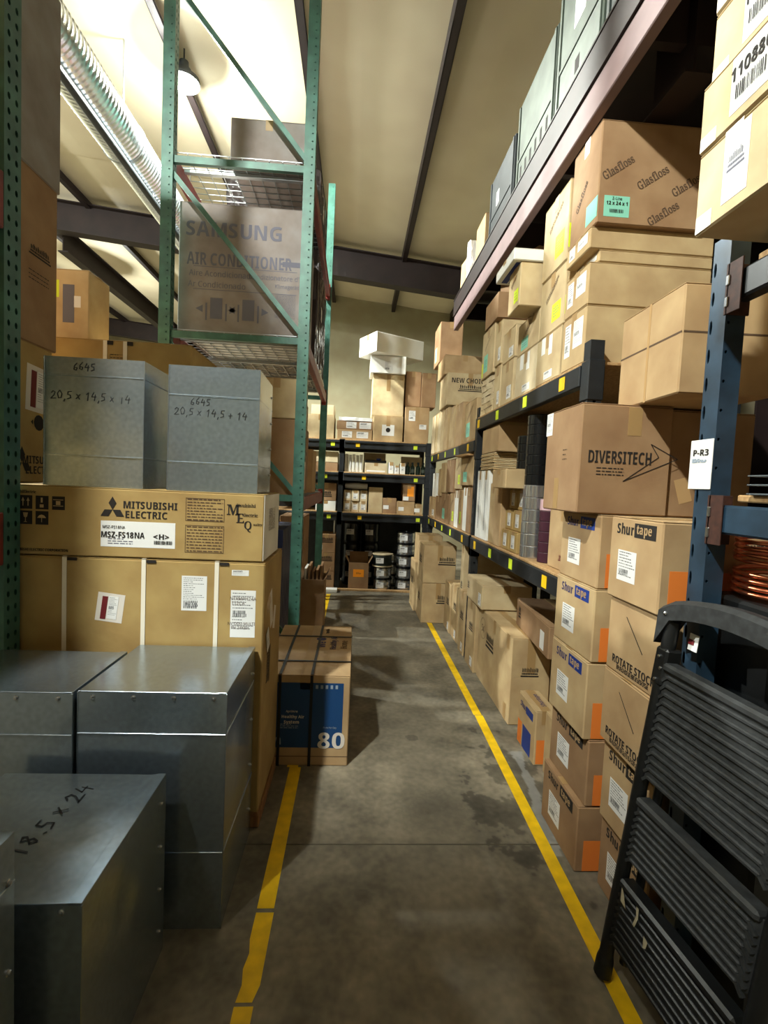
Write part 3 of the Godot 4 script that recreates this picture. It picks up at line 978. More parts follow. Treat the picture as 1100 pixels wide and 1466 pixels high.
	var b1 := carton("big golden appliance carton with white straps standing on a skid", "appliance cartons in the left foreground", [-1.27, -0.335, 0.07, 1.072, mz, mz + 0.44], "gold")
	for u in [-0.30, 0.012, 0.305]:
		plate(b1[0], b1[1], "F", u, 0, 0.016, 1.0, M.strap, "strap", 0, 0.002)
		plate(b1[0], b1[1], "T", u, 0, 0.016, 0.44, M.strap, "strap", 0, 0.002)
		plate(b1[0], b1[1], "F", u + 0.03, 0.493, 0.035, 0.012, M.ink, "corner_clip", 0, 0.003)
	pouch(b1, "F", -0.12, 0.31, 0.1, 0.11, -0.12)
	plate(b1[0], b1[1], "F", 0.215, 0.375, 0.095, 0.135, M.label3)
	plate(b1[0], b1[1], "F", 0.40, 0.46, 0.065, 0.022, M.label2)
	var tall := plate(b1[0], b1[1], "F", 0.415, 0.30, 0.095, 0.185, M.label1)
	txt(b1[0], b1[1], "F", 0.415, 0.36, "NTXMPH24A", 0.0135, M.faded_ink, REG)
	txt(b1[0], b1[1], "F", 0.395, 0.342, "112CA", 0.0135, M.faded_ink, REG)
	txt(b1[0], b1[1], "F", 0.41, 0.262, "NV ODU MULTI", 0.0115, M.faded_ink, REG)
	txt(b1[0], b1[1], "F", 0.405, 0.246, "PH 24KBH", 0.0115, M.faded_ink, REG)
	polys(b1[0], b1[1], "F", -0.26, 0.09, [[Vector2(-0.05, -0.006), Vector2(-0.03, -0.006), Vector2(-0.03, 0.006), Vector2(-0.05, 0.006)], [Vector2(0.0, -0.008), Vector2(0.02, -0.008), Vector2(0.02, 0.008), Vector2(0, 0.008)], [Vector2(0.07, -0.005), Vector2(0.11, -0.005), Vector2(0.1, 0.006), Vector2(0.08, 0.006)]], M.ink, "printed_mark")
	for q in [[-0.1, 0.28, 0.06, 0.16, 0.3], [0.1, 0.22, 0.05, 0.1, -0.3], [-0.25, 0.32, 0.08, 0.06, 0.5]]:
		plate(b1[0], b1[1], "R", q[0], q[1], q[2], q[3], M.clear_tape if q[4] > 0.4 else M.white_print, "torn_tape", q[4])
	plate(b1[0], b1[1], "R", -0.28, 0.17, 0.05, 0.09, M.label1, "label", 0.4, 0.004)
	ink_bars(b1[0], b1[1], "R", -0.2, 0.05, 0.16, 0.09, 12, "logo", M.ink, 1.5)
	# the flat appliance carton on top
	var b2 := carton("long flat appliance carton with three-diamond logo lying on the big golden carton", "appliance cartons in the left foreground", [-1.30, -0.345, 1.0765, 1.338, mz, mz + 0.36], "gold")
	polys(b2[0], b2[1], "F", -0.092, 0.19, diamonds(0.05), M.ink, "printed_mark")
	txt(b2[0], b2[1], "F", 0.054, 0.27, "MITSUBISHI", 0.027, M.ink, BOLD, 0, 0.94)
	txt(b2[0], b2[1], "F", 0.039, 0.13, "ELECTRIC", 0.027, M.ink, BOLD, 0, 0.94)
	plate(b2[0], b2[1], "F", 0.008, -0.16, 0.275, 0.098, M.paper)
	txt(b2[0], b2[1], "F", -0.05, -0.17, "MSZ-FS18NA", 0.0225, M.ink, BOLD, 0, 0.88, "lettering", 0.0022)
	txt(b2[0], b2[1], "F", 0.098, -0.18, "<H>", 0.02, M.ink, BOLD, 0, 1.2, "lettering", 0.0022)
	txt(b2[0], b2[1], "F", -0.085, -0.06, "MSZ-FS18NA", 0.011, M.ink, REG, 0, 1.0, "lettering", 0.0022)
	bar_code(b2, "F", 0.105, -0.265, 0.065, 0.014, 3)
	ink_bars(b2[0], b2[1], "F", -0.06, -0.265, 0.1, 0.02, 4, "lines", M.grey_ink)
	ink_bars(b2[0], b2[1], "F", 0.267, 0.24, 0.145, 0.088, 6, "frame", M.faded_ink)
	ink_bars(b2[0], b2[1], "F", 0.267, -0.19, 0.145, 0.105, 7, "frame", M.faded_ink)
	txt(b2[0], b2[1], "F", 0.378, 0.26, "M", 0.04, M.ink, SERIF)
	txt(b2[0], b2[1], "F", 0.406, 0.14, "E", 0.036, M.ink, SERIF)
	txt(b2[0], b2[1], "F", 0.437, 0.02, "Q", 0.042, M.ink, SERIF)
	txt(b2[0], b2[1], "F", 0.428, 0.33, "itsubishi", 0.013, M.ink, SERIF)
	txt(b2[0], b2[1], "F", 0.448, 0.19, "lectric", 0.013, M.ink, SERIF)
	txt(b2[0], b2[1], "F", 0.476, 0.05, "uality", 0.012, M.ink, SERIF)
	for q in [[-0.443, 0.25, 1], [-0.382, 0.25, 2], [-0.32, 0.25, 3], [-0.443, 0.03, 4], [-0.382, 0.03, 5]]:
		pictogram(b2, q[0] + 0.022, q[1], 0.046, q[2])
	txt(b2[0], b2[1], "F", -0.37, -0.43, "MITSUBISHI ELECTRIC CORPORATION", 0.01, M.ink, BOLD, 0, 0.85)
	txt(b2[0], b2[1], "F", -0.44, 0.40, "MitsubishiElectric", 0.012, M.ink, SERIF, 0, 0.8)
	plate(b2[0], b2[1], "R", 0, 0, 0.355, 0.255, M.white, "end_panel")
	ink_bars(b2[0], b2[1], "R", 0.0, 0.1, 0.1, 0.16, 3, "lines", M.faded_ink, 1.57)
	# the strapped blue carton on the floor
	var e := carton("strapped carton with a deep blue printed front, 80 in large white figures", "", [-0.42, 0.017, 0.0, 0.455, 2.345, 3.17], "kraft")
	plate(e[0], e[1], "F", -0.03, 0.06, 0.40, 0.325, M.teal_print, "blue_panel")
	txt(e[0], e[1], "F", 0.31, -0.215, "80", 0.082, M.white_print, BOLD, 0, 1.1, "lettering", 0.0022)
	txt(e[0], e[1], "F", -0.14, 0.10, "AprilAire", 0.015, M.white_print, REG, 0, 1, "lettering", 0.0022)
	txt(e[0], e[1], "F", -0.125, 0.04, "Healthy Air", 0.021, M.white_print, BOLD, 0, 1, "lettering", 0.0022)
	txt(e[0], e[1], "F", -0.14, -0.02, "System", 0.021, M.white_print, BOLD, 0, 1, "lettering", 0.0022)
	txt(e[0], e[1], "F", 0.29, -0.075, "Pints Per Day", 0.011, M.sky_print, REG, 0, 1, "lettering", 0.0022)
	ink_bars(e[0], e[1], "F", -0.17, -0.06, 0.1, 0.02, 4, "lines", M.sky_print)
	for i in 5:
		plate(e[0], e[1], "F", 0.13 + i * 0.055, 0.375, 0.012, 0.018, M.sky_print, "pictogram", 0, 0.0012)
	polys(e[0], e[1], "F", -0.29, -0.22, [[Vector2(-0.02, -0.02), Vector2(-0.01, -0.02), Vector2(0, 0.02), Vector2(-0.015, 0.01)], [Vector2(0.004, -0.02), Vector2(0.018, -0.02), Vector2(0.016, 0.012), Vector2(0.006, 0.016)]], M.sky_print, "printed_mark", 0.0022)
	plate(e[0], e[1], "F", 0, -0.395, 0.437, 0.003, M.faded_ink, "tray_edge")
	txt(e[0], e[1], "T", 0.1, 0.05, "We", 0.05, M.violet_ink, BOLD, PI / 2)
	polys(e[0], e[1], "T", 0.09, 0.17, [disc2(0.03)], M.violet_ink, "printed_mark")
	txt(e[0], e[1], "T", 0.27, 0.1, "Healthy Air", 0.05, M.violet_ink, BOLD, PI / 2, 0.9)
	txt(e[0], e[1], "T", 0.4, 0.06, "Home", 0.04, M.faded_ink, REG, PI / 2)
	txt(e[0], e[1], "T", 0.16, 0.36, "Open this", 0.03, M.ink, BOLD, PI / 2, 0.7)
	for u in [-0.28, 0.07]:
		plate(e[0], e[1], "F", u, 0, 0.014, 0.455, M.black_strap, "strap", 0, 0.003)
		plate(e[0], e[1], "T", u, 0, 0.014, 0.825, M.black_strap, "strap", 0, 0.003)
	for v in [-0.28, 0.22]:
		plate(e[0], e[1], "T", 0, v, 0.437, 0.014, M.black_strap, "strap", 0, 0.004)
		plate(e[0], e[1], "R", -v * 1.0, 0, 0.014, 0.455, M.black_strap, "strap", 0, 0.003)

func pouch(c: Array, f: String, u, v, w, h, tilt):
	var p := plate(c[0], c[1], f, u, v, w, h, M.white_print, "packing_list_pouch", tilt)
	plate(c[0], c[1], f, u - 0.22 * w / (c[1].x if f == "F" else c[1].z), v, w * 0.2, h * 0.8, M.red_print, "red_band", tilt, 0.0012)
	plate(c[0], c[1], f, u + 0.1 * w / (c[1].x if f == "F" else c[1].z), v, w * 0.36, h * 0.8, M.label1, "folded_paper", tilt, 0.0012)

func bar_code(c: Array, f: String, u, v, w, h, sd):
	var r := RandomNumberGenerator.new()
	r.seed = sd
	var list := []
	var x: float = -w / 2
	while x < w / 2:
		var bw := r.randf_range(0.001, 0.004)
		list.append([Vector2(x, -h / 2), Vector2(x + bw, -h / 2), Vector2(x + bw, h / 2), Vector2(x, h / 2)])
		x += bw + r.randf_range(0.001, 0.003)
	polys(c[0], c[1], f, u, v, list, M.ink, "bar_code", 0.0024)

func pictogram(c: Array, u, v, s, kind: int):
	plate(c[0], c[1], "F", u, v, s, s * 1.1, M.ink, "pictogram")
	var l := []
	var k: float = s * 0.5
	match kind:
		1: 
			for e in [-0.4, 0.4]:
				l.append([Vector2(e - 0.25, 0.2) * k, Vector2(e + 0.25, 0.2) * k, Vector2(e, 0.8) * k])
				l.append([Vector2(e - 0.08, -0.6) * k, Vector2(e + 0.08, -0.6) * k, Vector2(e + 0.08, 0.25) * k, Vector2(e - 0.08, 0.25) * k])
		2: l = [[Vector2(-0.3, -0.8) * k, Vector2(0.3, -0.8) * k, Vector2(0.3, -0.3) * k, Vector2(-0.3, -0.3) * k], [Vector2(-0.15, 0.0) * k, Vector2(0.15, 0.0) * k, Vector2(0.15, 0.8) * k, Vector2(-0.15, 0.8) * k]]
		3: l = [[Vector2(-0.8, -0.5) * k, Vector2(0.8, -0.5) * k, Vector2(0.8, -0.4) * k, Vector2(-0.8, -0.4) * k], [Vector2(-0.8, 0.5) * k, Vector2(0.8, 0.5) * k, Vector2(0.8, 0.6) * k, Vector2(-0.8, 0.6) * k], [Vector2(-0.35, -0.3) * k, Vector2(0.35, -0.3) * k, Vector2(0.35, 0.35) * k, Vector2(-0.35, 0.35) * k]]
		4: l = [[Vector2(-0.4, 0.8) * k, Vector2(-0.25, 0.1) * k, Vector2(-0.06, 0) * k, Vector2(-0.06, -0.6) * k, Vector2(-0.3, -0.75) * k, Vector2(0.3, -0.75) * k, Vector2(0.06, -0.6) * k, Vector2(0.06, 0) * k, Vector2(0.25, 0.1) * k, Vector2(0.4, 0.8) * k]]
		5: l = [[Vector2(-0.7, 0) * k, Vector2(-0.4, 0.4) * k, Vector2(0, 0.55) * k, Vector2(0.4, 0.4) * k, Vector2(0.7, 0) * k], [Vector2(-0.05, -0.7) * k, Vector2(0.05, -0.7) * k, Vector2(0.05, 0) * k, Vector2(-0.05, 0) * k]]
	polys(c[0], c[1], "F", u, v, l, M.tan, "pictogram", 0.0026)

# ------------------------------------------------------------------ galvanized sheet-metal boxes
func plenum(label: String, grp: String, b: Array, creases: Array, turn := 0.0) -> Array:
	var sz := Vector3(b[1] - b[0], b[3] - b[2], b[5] - b[4])
	var o := thing("sheet_metal_plenum", label, "metal box", grp, Vector3((b[0] + b[1]) / 2, b[2], -(b[4] + b[5]) / 2), turn)
	# each panel slightly oil-canned
	var st := st_new()
	var nz := FastNoiseLite.new()
	nz.seed = int(b[0] * 100) + 500
	nz.frequency = 2.2
	var seg := 14
	for f in ["F", "L", "R", "T", "B"]:
		var fr := face(sz, "F" if f == "B" else f, 0, 0)
		var w: float = sz.z if f in ["L", "R"] else sz.x
		var h: float = sz.z if f == "T" else sz.y
		if f == "B":
			fr = Transform3D(Basis(Vector3.LEFT, Vector3.UP, Vector3.FORWARD), Vector3(0, sz.y / 2, -sz.z / 2))
		var grid := []
		var nor := []
		for j in seg + 1:
			for i in seg + 1:
				var u := float(i) / seg - 0.5
				var v := float(j) / seg - 0.5
				var k := (1 - pow(2 * u, 4)) * (1 - pow(2 * v, 4))
				grid.append(fr * Vector3(u * w, v * h, k * 0.005 * nz.get_noise_3d(u * w * 1.5, v * h * 1.5, f.unicode_at(0))))
		for j in seg + 1:
			for i in seg + 1:
				var a: Vector3 = grid[j * (seg + 1) + mini(i + 1, seg)] - grid[j * (seg + 1) + maxi(i - 1, 0)]
				var c: Vector3 = grid[mini(j + 1, seg) * (seg + 1) + i] - grid[maxi(j - 1, 0) * (seg + 1) + i]
				nor.append(a.cross(c).normalized())
		for j in seg:
			for i in seg:
				var q := [j * (seg + 1) + i, j * (seg + 1) + i + 1, (j + 1) * (seg + 1) + i + 1, (j + 1) * (seg + 1) + i]
				for t in [0, 2, 1, 0, 3, 2]:
					st.set_normal(nor[q[t]])
					st.set_uv(Vector2.ZERO)
					st.add_vertex(grid[q[t]])
	quad(st, Vector3(-sz.x / 2, 0, -sz.z / 2), Vector3(sz.x / 2, 0, -sz.z / 2), Vector3(sz.x / 2, 0, sz.z / 2), Vector3(-sz.x / 2, 0, sz.z / 2), Vector3.DOWN)
	part(o, "shell", st.commit(), M.galv)
	for v in creases:
		var s2 := st_new()
		add_cbox(s2, Vector3(-sz.x / 2, sz.y * (0.5 + v) - 0.003, sz.z / 2 - 0.001), Vector3(sz.x / 2, sz.y * (0.5 + v) + 0.003, sz.z / 2 + 0.0025), 0.001)
		add_cbox(s2, Vector3(sz.x / 2 - 0.001, sz.y * (0.5 + v) - 0.003, -sz.z / 2), Vector3(sz.x / 2 + 0.0025, sz.y * (0.5 + v) + 0.003, sz.z / 2), 0.001)
		part(o, "crease", s2.commit(), M.galv)
	for x in [-1, 1]:
		var s3 := st_new()
		add_cbox(s3, Vector3(x * sz.x / 2 - 0.002, 0, sz.z / 2 - 0.004), Vector3(x * sz.x / 2 + 0.002, sz.y, sz.z / 2 + 0.002), 0.001)
		part(o, "corner_seam", s3.commit(), M.galv)
	for i in 4:
		var x := face(sz, "R", 0.47 - 0.05, 0.38 - 0.24 * i)
		part(o, "screw", screw_mesh(), M.screw, Transform3D(x.basis * Basis(Vector3.RIGHT, PI / 2), x.origin))
	return [o, sz]

func screw_mesh() -> Mesh:
	if not cache.has("screw"):
		cache["screw"] = lathe([[0.0075, -0.001], [0.0075, 0.001], [0.005, 0.002], [0.0045, 0.006], [0.0, 0.0065]], 8).commit()
	return cache["screw"]

func rim(p: Array, wide := 0.03):
	# folded strip along the right edge of the top, with screws
	var sz: Vector3 = p[1]
	part(p[0], "edge_strip", cbox_mesh(wide, 0.004, sz.z, 0.001), M.galv, at(sz.x / 2 - wide / 2, sz.y, 0))
	part(p[0], "edge_strip", cbox_mesh(sz.x, 0.003, 0.006, 0.001), M.galv, at(0, sz.y, sz.z / 2 - 0.003))
	for i in 4:
		part(p[0], "screw", screw_mesh(), M.screw, Transform3D(Basis(Vector3.RIGHT, PI / 2), Vector3(-sz.x * 0.4 + sz.x * 0.27 * i, sz.y - 0.015, sz.z / 2)))

func sheet_metal():
	var g := "galvanized plenum boxes on the floor"
	var a := plenum("large galvanized plenum box in front of the big golden carton, aisle side", g, [-0.795, -0.36, 0, 0.745, 1.465, 1.885], [0.33, -0.17])
	rim(a, 0.025)
	var b := plenum("large galvanized plenum box standing against the near green post", g, [-1.24, -0.803, 0, 0.745, 1.45, 1.80], [0.33])
	rim(b, 0.025)
	var c := plenum("lower galvanized plenum box marked 18.5 x 24 on its top", g, [-0.96, -0.512, 0, 0.53, 0.965, 1.405], [])
	rim(c, 0.028)
	handwriting(c[0], c[1], "T", 0.03, 0.03, "1 18.5 x 24", 0.046, 1.45)
	var d := plenum("narrow galvanized box leaning in the bottom left foreground", g, [-0.985, -0.605, 0.0, 0.725, 0.71, 0.91], [0.37], 0.0)
	var h := "galvanized boxes on the flat golden carton"
	var e := plenum("galvanized box with marker figures in front of the tall carton stack", h, [-1.18, -0.815, 1.339, 1.822, 1.93, 2.25], [0.36, -0.26])
	handwriting(e[0], e[1], "F", -0.03, 0.20, "20,5 x 14,5 x 14", 0.03, -0.02)
	handwriting(e[0], e[1], "F", -0.1, 0.43, "6645", 0.028, 0.02)
	var f := plenum("paler galvanized box with marker figures, on the aisle end of the flat golden carton", h, [-0.725, -0.385, 1.339, 1.815, 1.93, 2.25], [0.265, -0.27], 0.02)
	handwriting(f[0], f[1], "F", -0.03, 0.13, "20,5 x 14,5 + 14", 0.028, -0.03)
	handwriting(f[0], f[1], "F", -0.15, 0.22, "6645", 0.026, 0.0)

# ------------------------------------------------------------------ black shelving
func shelving(label: String, posts_z: Array, posts_x: Array, h: float, levels: Array, m: Material, stickers := true, along_x := false) -> Node3D:
	# levels: [deck top, from post index, to post index]; for racks along the aisle (z) or across it
	var o := thing("steel_shelving", label, "shelving")
	var key := "sp%.2f" % h
	if not cache.has(key):
		cache[key] = post_mesh(h, 0.06, 0.06, [0.0], [0.0], 0.076, 0.009, 0.02)
	for z in posts_z:
		for x in posts_x:
			part(o, "post", cache[key], m, at(x, 0, -z))
	var run: Array = posts_x if along_x else posts_z
	var across: Array = posts_z if along_x else posts_x
	for l in levels:
		var a: float = run[l[1]]
		var b: float = run[l[2]]
		for k in across.size():
			var c: float = across[k]
			var st := st_new()
			var e := -0.025 if k == 0 else 0.025
			if along_x:
				add_cbox(st, Vector3(a + 0.03, l[0] - 0.115, -c - e - 0.02), Vector3(b - 0.03, l[0] - 0.015, -c - e + 0.02), 0.004)
				add_cbox(st, Vector3(a + 0.03, l[0] - 0.045, -c - e - 0.03), Vector3(b - 0.03, l[0] - 0.015, -c - e + 0.03), 0.004)
			else:
				add_cbox(st, Vector3(c + e - 0.02, l[0] - 0.105, -b + 0.03), Vector3(c + e + 0.02, l[0] - 0.015, -a - 0.03), 0.004)
			var beam := part(o, "beam", st.commit(), m)
			if k == 0:
				for s in [a, b]:
					var pl := st_new()
					var q := Vector3(s, l[0] - 0.07, -c) if along_x else Vector3(c, l[0] - 0.07, -s)
					add_cbox(pl, q - Vector3(0.036, 0.1, 0.036), q + Vector3(0.036, 0.07, 0.036), 0.004)
					part(beam, "end_bracket", pl.commit(), m)
			if k == 0 and stickers:
				var n := int((b - a) / 0.42)
				for i in n:
					var t := a + 0.25 + i * (b - a - 0.4) / maxi(1, n - 1) + 0.05 * sin(i * 5.0 + l[0] * 9.0)
					var x := Transform3D(Basis.from_scale(Vector3(0.05, 0.055, 1)), Vector3(t, l[0] - 0.065, -c + 0.047)) if along_x else Transform3D(Basis(Vector3.BACK, Vector3.UP, Vector3.LEFT) * Basis.from_scale(Vector3(0.06, 0.06, 1)), Vector3(c - 0.0465, l[0] - 0.06, -t))
					part(beam, "shelf_label", plate_mesh(), M.lime if i % 3 else M.orange if i == 99 else M.yellow, x)
		var lo := Vector3(a, l[0] - 0.015, -across[-1] - 0.04) if along_x else Vector3(across[0] - 0.035, l[0] - 0.015, -b)
		var hi := Vector3(b, l[0], -across[0] + 0.03) if along_x else Vector3(across[-1] + 0.03, l[0], -a)
		var dk := st_new()
		add_cbox(dk, lo, hi, 0.003)
		part(o, "deck_board", dk.commit(), M.board)
	return o

func spool(label: String, grp: String, p: Vector3, r: float, h: float, m: Material, pale := false):
	var o := thing("wire_spool", label, "spool", grp, p)
	part(o, "winding", lathe([[0.0, 0.014], [r * 0.9, 0.014], [r * 0.93, h * 0.3], [r * 0.9, h * 0.5], [r * 0.93, h * 0.75], [r * 0.9, h - 0.014], [0.0, h - 0.014]], 24).commit(), m)
	for y in [0.0, h - 0.014]:
		part(o, "flange", lathe([[0.0, y], [r, y], [r, y + 0.013], [r * 0.3, y + 0.013], [r * 0.28, y + 0.006], [0.0, y + 0.006]], 24).commit(), M.cream if pale else M.black_vinyl)
	var x := Transform3D(Basis.from_scale(Vector3(0.1, 0.07, 1)), Vector3(-r * 0.3, h / 2, r * 0.93))
	part(o, "label", plate_mesh(), M.label2, x)

func back_rack():
	var z0 := 6.35
	shelving("black steel shelving across the end of the aisle", [z0, z0 + 0.62], [-1.5, -0.19, 0.93], 1.93, [[1.95, 0, 1], [1.95, 1, 2], [1.535, 0, 1], [1.535, 1, 2], [1.02, 0, 1], [1.02, 1, 2]], M.black_steel, true, true)
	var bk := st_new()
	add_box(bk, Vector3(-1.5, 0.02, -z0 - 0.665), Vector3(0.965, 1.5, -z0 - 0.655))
	part(get_node("steel_shelving"), "shade_panel", bk.commit(), M.black_steel)  # dark sheet added in place of the shade behind the lower shelves
	var kick := thing("floor_plank", "pale wooden plank lying on the floor under the end shelving", "plank", "", Vector3(0.32, 0, -6.29))
	part(kick, "plank", cbox_mesh(1.2, 0.025, 0.06, 0.003), M.board)
	var kb := thing("floor_plank", "short white board on the floor beside the logo cartons", "plank", "", Vector3(-0.3, 0, -6.2))
	part(kb, "board", cbox_mesh(0.25, 0.04, 0.12, 0.004), M.white)
	var strip := thing("lamp_tube", "white tube standing on the logo cartons by the end shelving post", "tube", "", Vector3(-0.25, 0.725, -6.42))
	part(strip, "tube", lathe([[0.0, 0], [0.011, 0], [0.011, 0.24], [0, 0.24]], 10).commit(), M.white)
	var t := "cartons on top of the end shelving"
	var y := 1.95
	var k := carton("low brown carton with two white labels on top of the end shelving", t, [-0.26, 0.19, y, y + 0.13, z0, z0 + 0.4], "kraft")
	plate(k[0], k[1], "F", -0.22, 0, 0.13, 0.08, M.label0)
	plate(k[0], k[1], "F", 0.22, 0, 0.15, 0.08, M.label2)
	k = carton("brown carton with labels under a sheet of white paper, end shelving top", t, [-0.27, 0.20, y + 0.132, y + 0.24, z0 + 0.01, z0 + 0.4], "brown")
	plate(k[0], k[1], "F", -0.1, 0, 0.13, 0.08, M.label0)
	plate(k[0], k[1], "F", 0.28, 0, 0.15, 0.08, M.label2)
	var pp := thing("paper_sheet", "crumpled white paper on the low cartons of the end shelving", "paper", "", Vector3(-0.03, y + 0.242, -z0 - 0.2))
	part(pp, "sheet", crumple(0.44, 0.045, 0.40, 0.012, 5), M.bag)
	k = carton("square pale carton with a black and white CP sticker, end shelving top", t, [0.20, 0.585, y, y + 0.325, z0, z0 + 0.45], "tan", 0.0, "F")
	plate(k[0], k[1], "F", 0.0, -0.06, 0.16, 0.14, M.paper)
	polys(k[0], k[1], "F", 0.0, -0.05, [disc2(0.03)], M.ink, "printed_mark", 0.002)
	carton("tall pale carton above the CP-sticker carton, end shelving top", t, [0.17, 0.58, y + 0.327, y + 0.86, z0 + 0.02, z0 + 0.46], "pale", 0.0, "F")
	k = carton("small white carton under the tilted white one on the tall pale carton", t, [0.13, 0.585, y + 0.862, y + 1.085, z0 - 0.02, z0 + 0.4], "white")
	plate(k[0], k[1], "F", 0.0, -0.05, 0.1, 0.12, M.label3)
	k = carton("wide white carton turned askew at the very top of the end shelving pile", t, [0.04, 0.76, y + 1.087, y + 1.33, z0 - 0.06, z0 + 0.38], "white", 0.5)
	ink_bars(k[0], k[1], "L", 0.0, 0.2, 0.2, 0.02, 3, "lines", M.grey_ink)
	carton("brown carton behind the askew white carton, end shelving top", t, [0.60, 0.80, y + 0.47, y + 0.92, z0 + 0.05, z0 + 0.5], "brown")
	k = carton("brown carton with a white sticker beside the CP-sticker carton", t, [0.605, 0.92, y, y + 0.46, z0, z0 + 0.45], "kraft", 0.0, "F")
	plate(k[0], k[1], "F", -0.2, 0.25, 0.09, 0.13, M.label0)
	plate(k[0], k[1], "F", 0.25, -0.05, 0.09, 0.06, M.label2)
	carton("narrow brown carton standing on end above the stickered brown carton", t, [0.805, 0.99, y + 0.462, y + 0.90, z0 + 0.0, z0 + 0.3], "brown")
	carton("pale carton on the end shelving behind the green rack's far post", t, [-0.66, -0.30, y, y + 0.30, z0, z0 + 0.42], "pale")
	carton("smaller pale carton stacked behind the green rack's far post", t, [-0.60, -0.31, y + 0.302, y + 0.43, z0 + 0.02, z0 + 0.4], "cream")
	# second shelf
	var s2 := "things on the second end shelf"
	y = 1.535
	for i in 5:
		var bo := thing("binder", "white binder leaning in the row on the second end shelf, %s" % ["against the shelving post", "second from the post", "third from the post", "fourth from the post", "beside the grey box"][i], "binder", "white binders on the second end shelf", Vector3(-0.125 + i * 0.047, y + 0.001, -z0 - 0.14))
		part(bo, "cover", cbox_mesh(0.04, 0.23 - 0.008 * (i % 2), 0.24, 0.004), M.white)
		part(bo, "spine_mark", plate_mesh(), M.grey_ink, Transform3D(Basis.from_scale(Vector3(0.004, 0.16, 1)), Vector3(0.012, 0.11, 0.1205)))
	k = carton("low pale grey carton with a dark lid tray on the second end shelf", s2, [0.115, 0.40, y, y + 0.13, z0, z0 + 0.3], "cream")
	plate(k[0], k[1], "F", 0, -0.3, 0.24, 0.02, M.paper)
	var tr := thing("parts_tray", "dark tray with a blue cap lying on the pale grey carton", "tray", "", Vector3(0.25, y + 0.132, -z0 - 0.14))
	part(tr, "tray", cbox_mesh(0.28, 0.035, 0.26, 0.006), M.black_vinyl)
	part(tr, "blue_cap", cbox_mesh(0.06, 0.025, 0.04, 0.006), M.blue_print, at(0.04, 0.035, 0.1))
	carton("flat cream carton standing at the back of the second end shelf", s2, [0.10, 0.40, y + 0.001, y + 0.28, z0 + 0.36, z0 + 0.5], "cream")
	carton("long cream carton at the back of the second end shelf behind the bottles", s2, [0.62, 0.9, y, y + 0.25, z0 + 0.36, z0 + 0.5], "cream")
	for i in 3:
		k = carton("small white parts carton on the second end shelf, %s" % ["next to the dark tray", "middle of three", "next to the bottles"][i], s2, [0.425 + i * 0.075, 0.49 + i * 0.075, y, y + [0.15, 0.11, 0.145][i], z0, z0 + 0.18], "white")
		plate(k[0], k[1], "F", 0, 0, 0.045, 0.06, M.label0)
	for i in 4:
		var bt := thing("bottle", "dark green capped bottle on the second end shelf, %s" % ["next to the small white cartons", "second from the white cartons", "third from the white cartons", "next to the shelving post"][i], "bottle", "bottles on the second end shelf", Vector3(0.675 + i * 0.07, y, -z0 - 0.07 - 0.03 * (i % 2)))
		part(bt, "body", lathe([[0.0, 0], [0.028, 0], [0.031, 0.01], [0.031, 0.1], [0.013, 0.125], [0.013, 0.14], [0, 0.14]], 16).commit(), M.bottle)
		part(bt, "cap", lathe([[0.0, 0.14], [0.016, 0.14], [0.016, 0.165], [0, 0.165]], 12).commit(), M.black_vinyl)
		part(bt, "label", lathe([[0.0316, 0.03], [0.0316, 0.075]], 16).commit(), M.cabinet_light if i % 2 else M.bottle)
	carton("flat brown carton on the second end shelf behind the far green post", s2, [-0.60, -0.235, y, y + 0.11, z0, z0 + 0.4], "brown")
	carton("cream carton stacked on the flat brown one behind the far green post", s2, [-0.58, -0.235, y + 0.112, y + 0.25, z0, z0 + 0.35], "cream")
	# third shelf
	var s3 := "things on the third end shelf"
	y = 1.02
	for i in 6:
		var px: float = -0.145 + (i % 3) * 0.105
		k = carton("small cream fittings carton on the third end shelf, %s row, %s" % [["lower", "upper"][i / 3], ["by the post", "in the middle", "by the open tray"][i % 3]], s3, [px, px + 0.098, y + 0.142 * (i / 3), y + 0.14 + 0.142 * (i / 3), z0 + 0.01 * (i % 2), z0 + 0.2], "cream")
		plate(k[0], k[1], "F", 0, 0, 0.06, 0.08, M.label1 if i % 2 else M.label3)
	var pb := thing("pipe_bundle", "pale pipe in a plastic sleeve lying on the small cream fittings cartons", "pipe", "", Vector3(0.015, y + 0.335, -z0 - 0.1))
	part(pb, "sleeve", lathe([[0.0, -0.15], [0.04, -0.145], [0.045, 0.0], [0.035, 0.145], [0.0, 0.15]], 12, Transform3D(Basis(Vector3.BACK, PI / 2), Vector3.ZERO)).commit(), M.bag)
	var oc := open_box("open wooden-look carton lying with its mouth outwards on the third end shelf", [0.18, 0.36, y, y + 0.33, z0 + 0.0, z0 + 0.3], "pale", 0.0, false)
	oc.get_child(2).visible = true
	for q in [[0.365, 0.545, 0.0, 0.2, "brown", "brown carton with a white flap label, third end shelf"], [0.55, 0.785, 0.0, 0.163, "kraft", "low brown carton under the orange-sticker carton, third end shelf"], [0.795, 0.888, 0.0, 0.135, "tan", "small carton with a white label by the shelving post, third end shelf"], [0.625, 0.785, 0.169, 0.40, "brown", "brown carton with a bright orange sticker on the third end shelf"]]:
		k = carton(q[5], s3, [q[0], q[1], y + q[2], y + q[3], z0, z0 + 0.3], q[4])
		plate(k[0], k[1], "F", -0.25, -0.1 if q[2] == 0.0 else -0.35, 0.07, 0.05, M.paper)
		if q[2] > 0:
			plate(k[0], k[1], "F", 0.12, 0.05, 0.085, 0.13, M.orange)
	carton("flat-packed white cartons on the third end shelf behind the far green post", s3, [-0.50, -0.24, y, y + 0.13, z0, z0 + 0.3], "white")
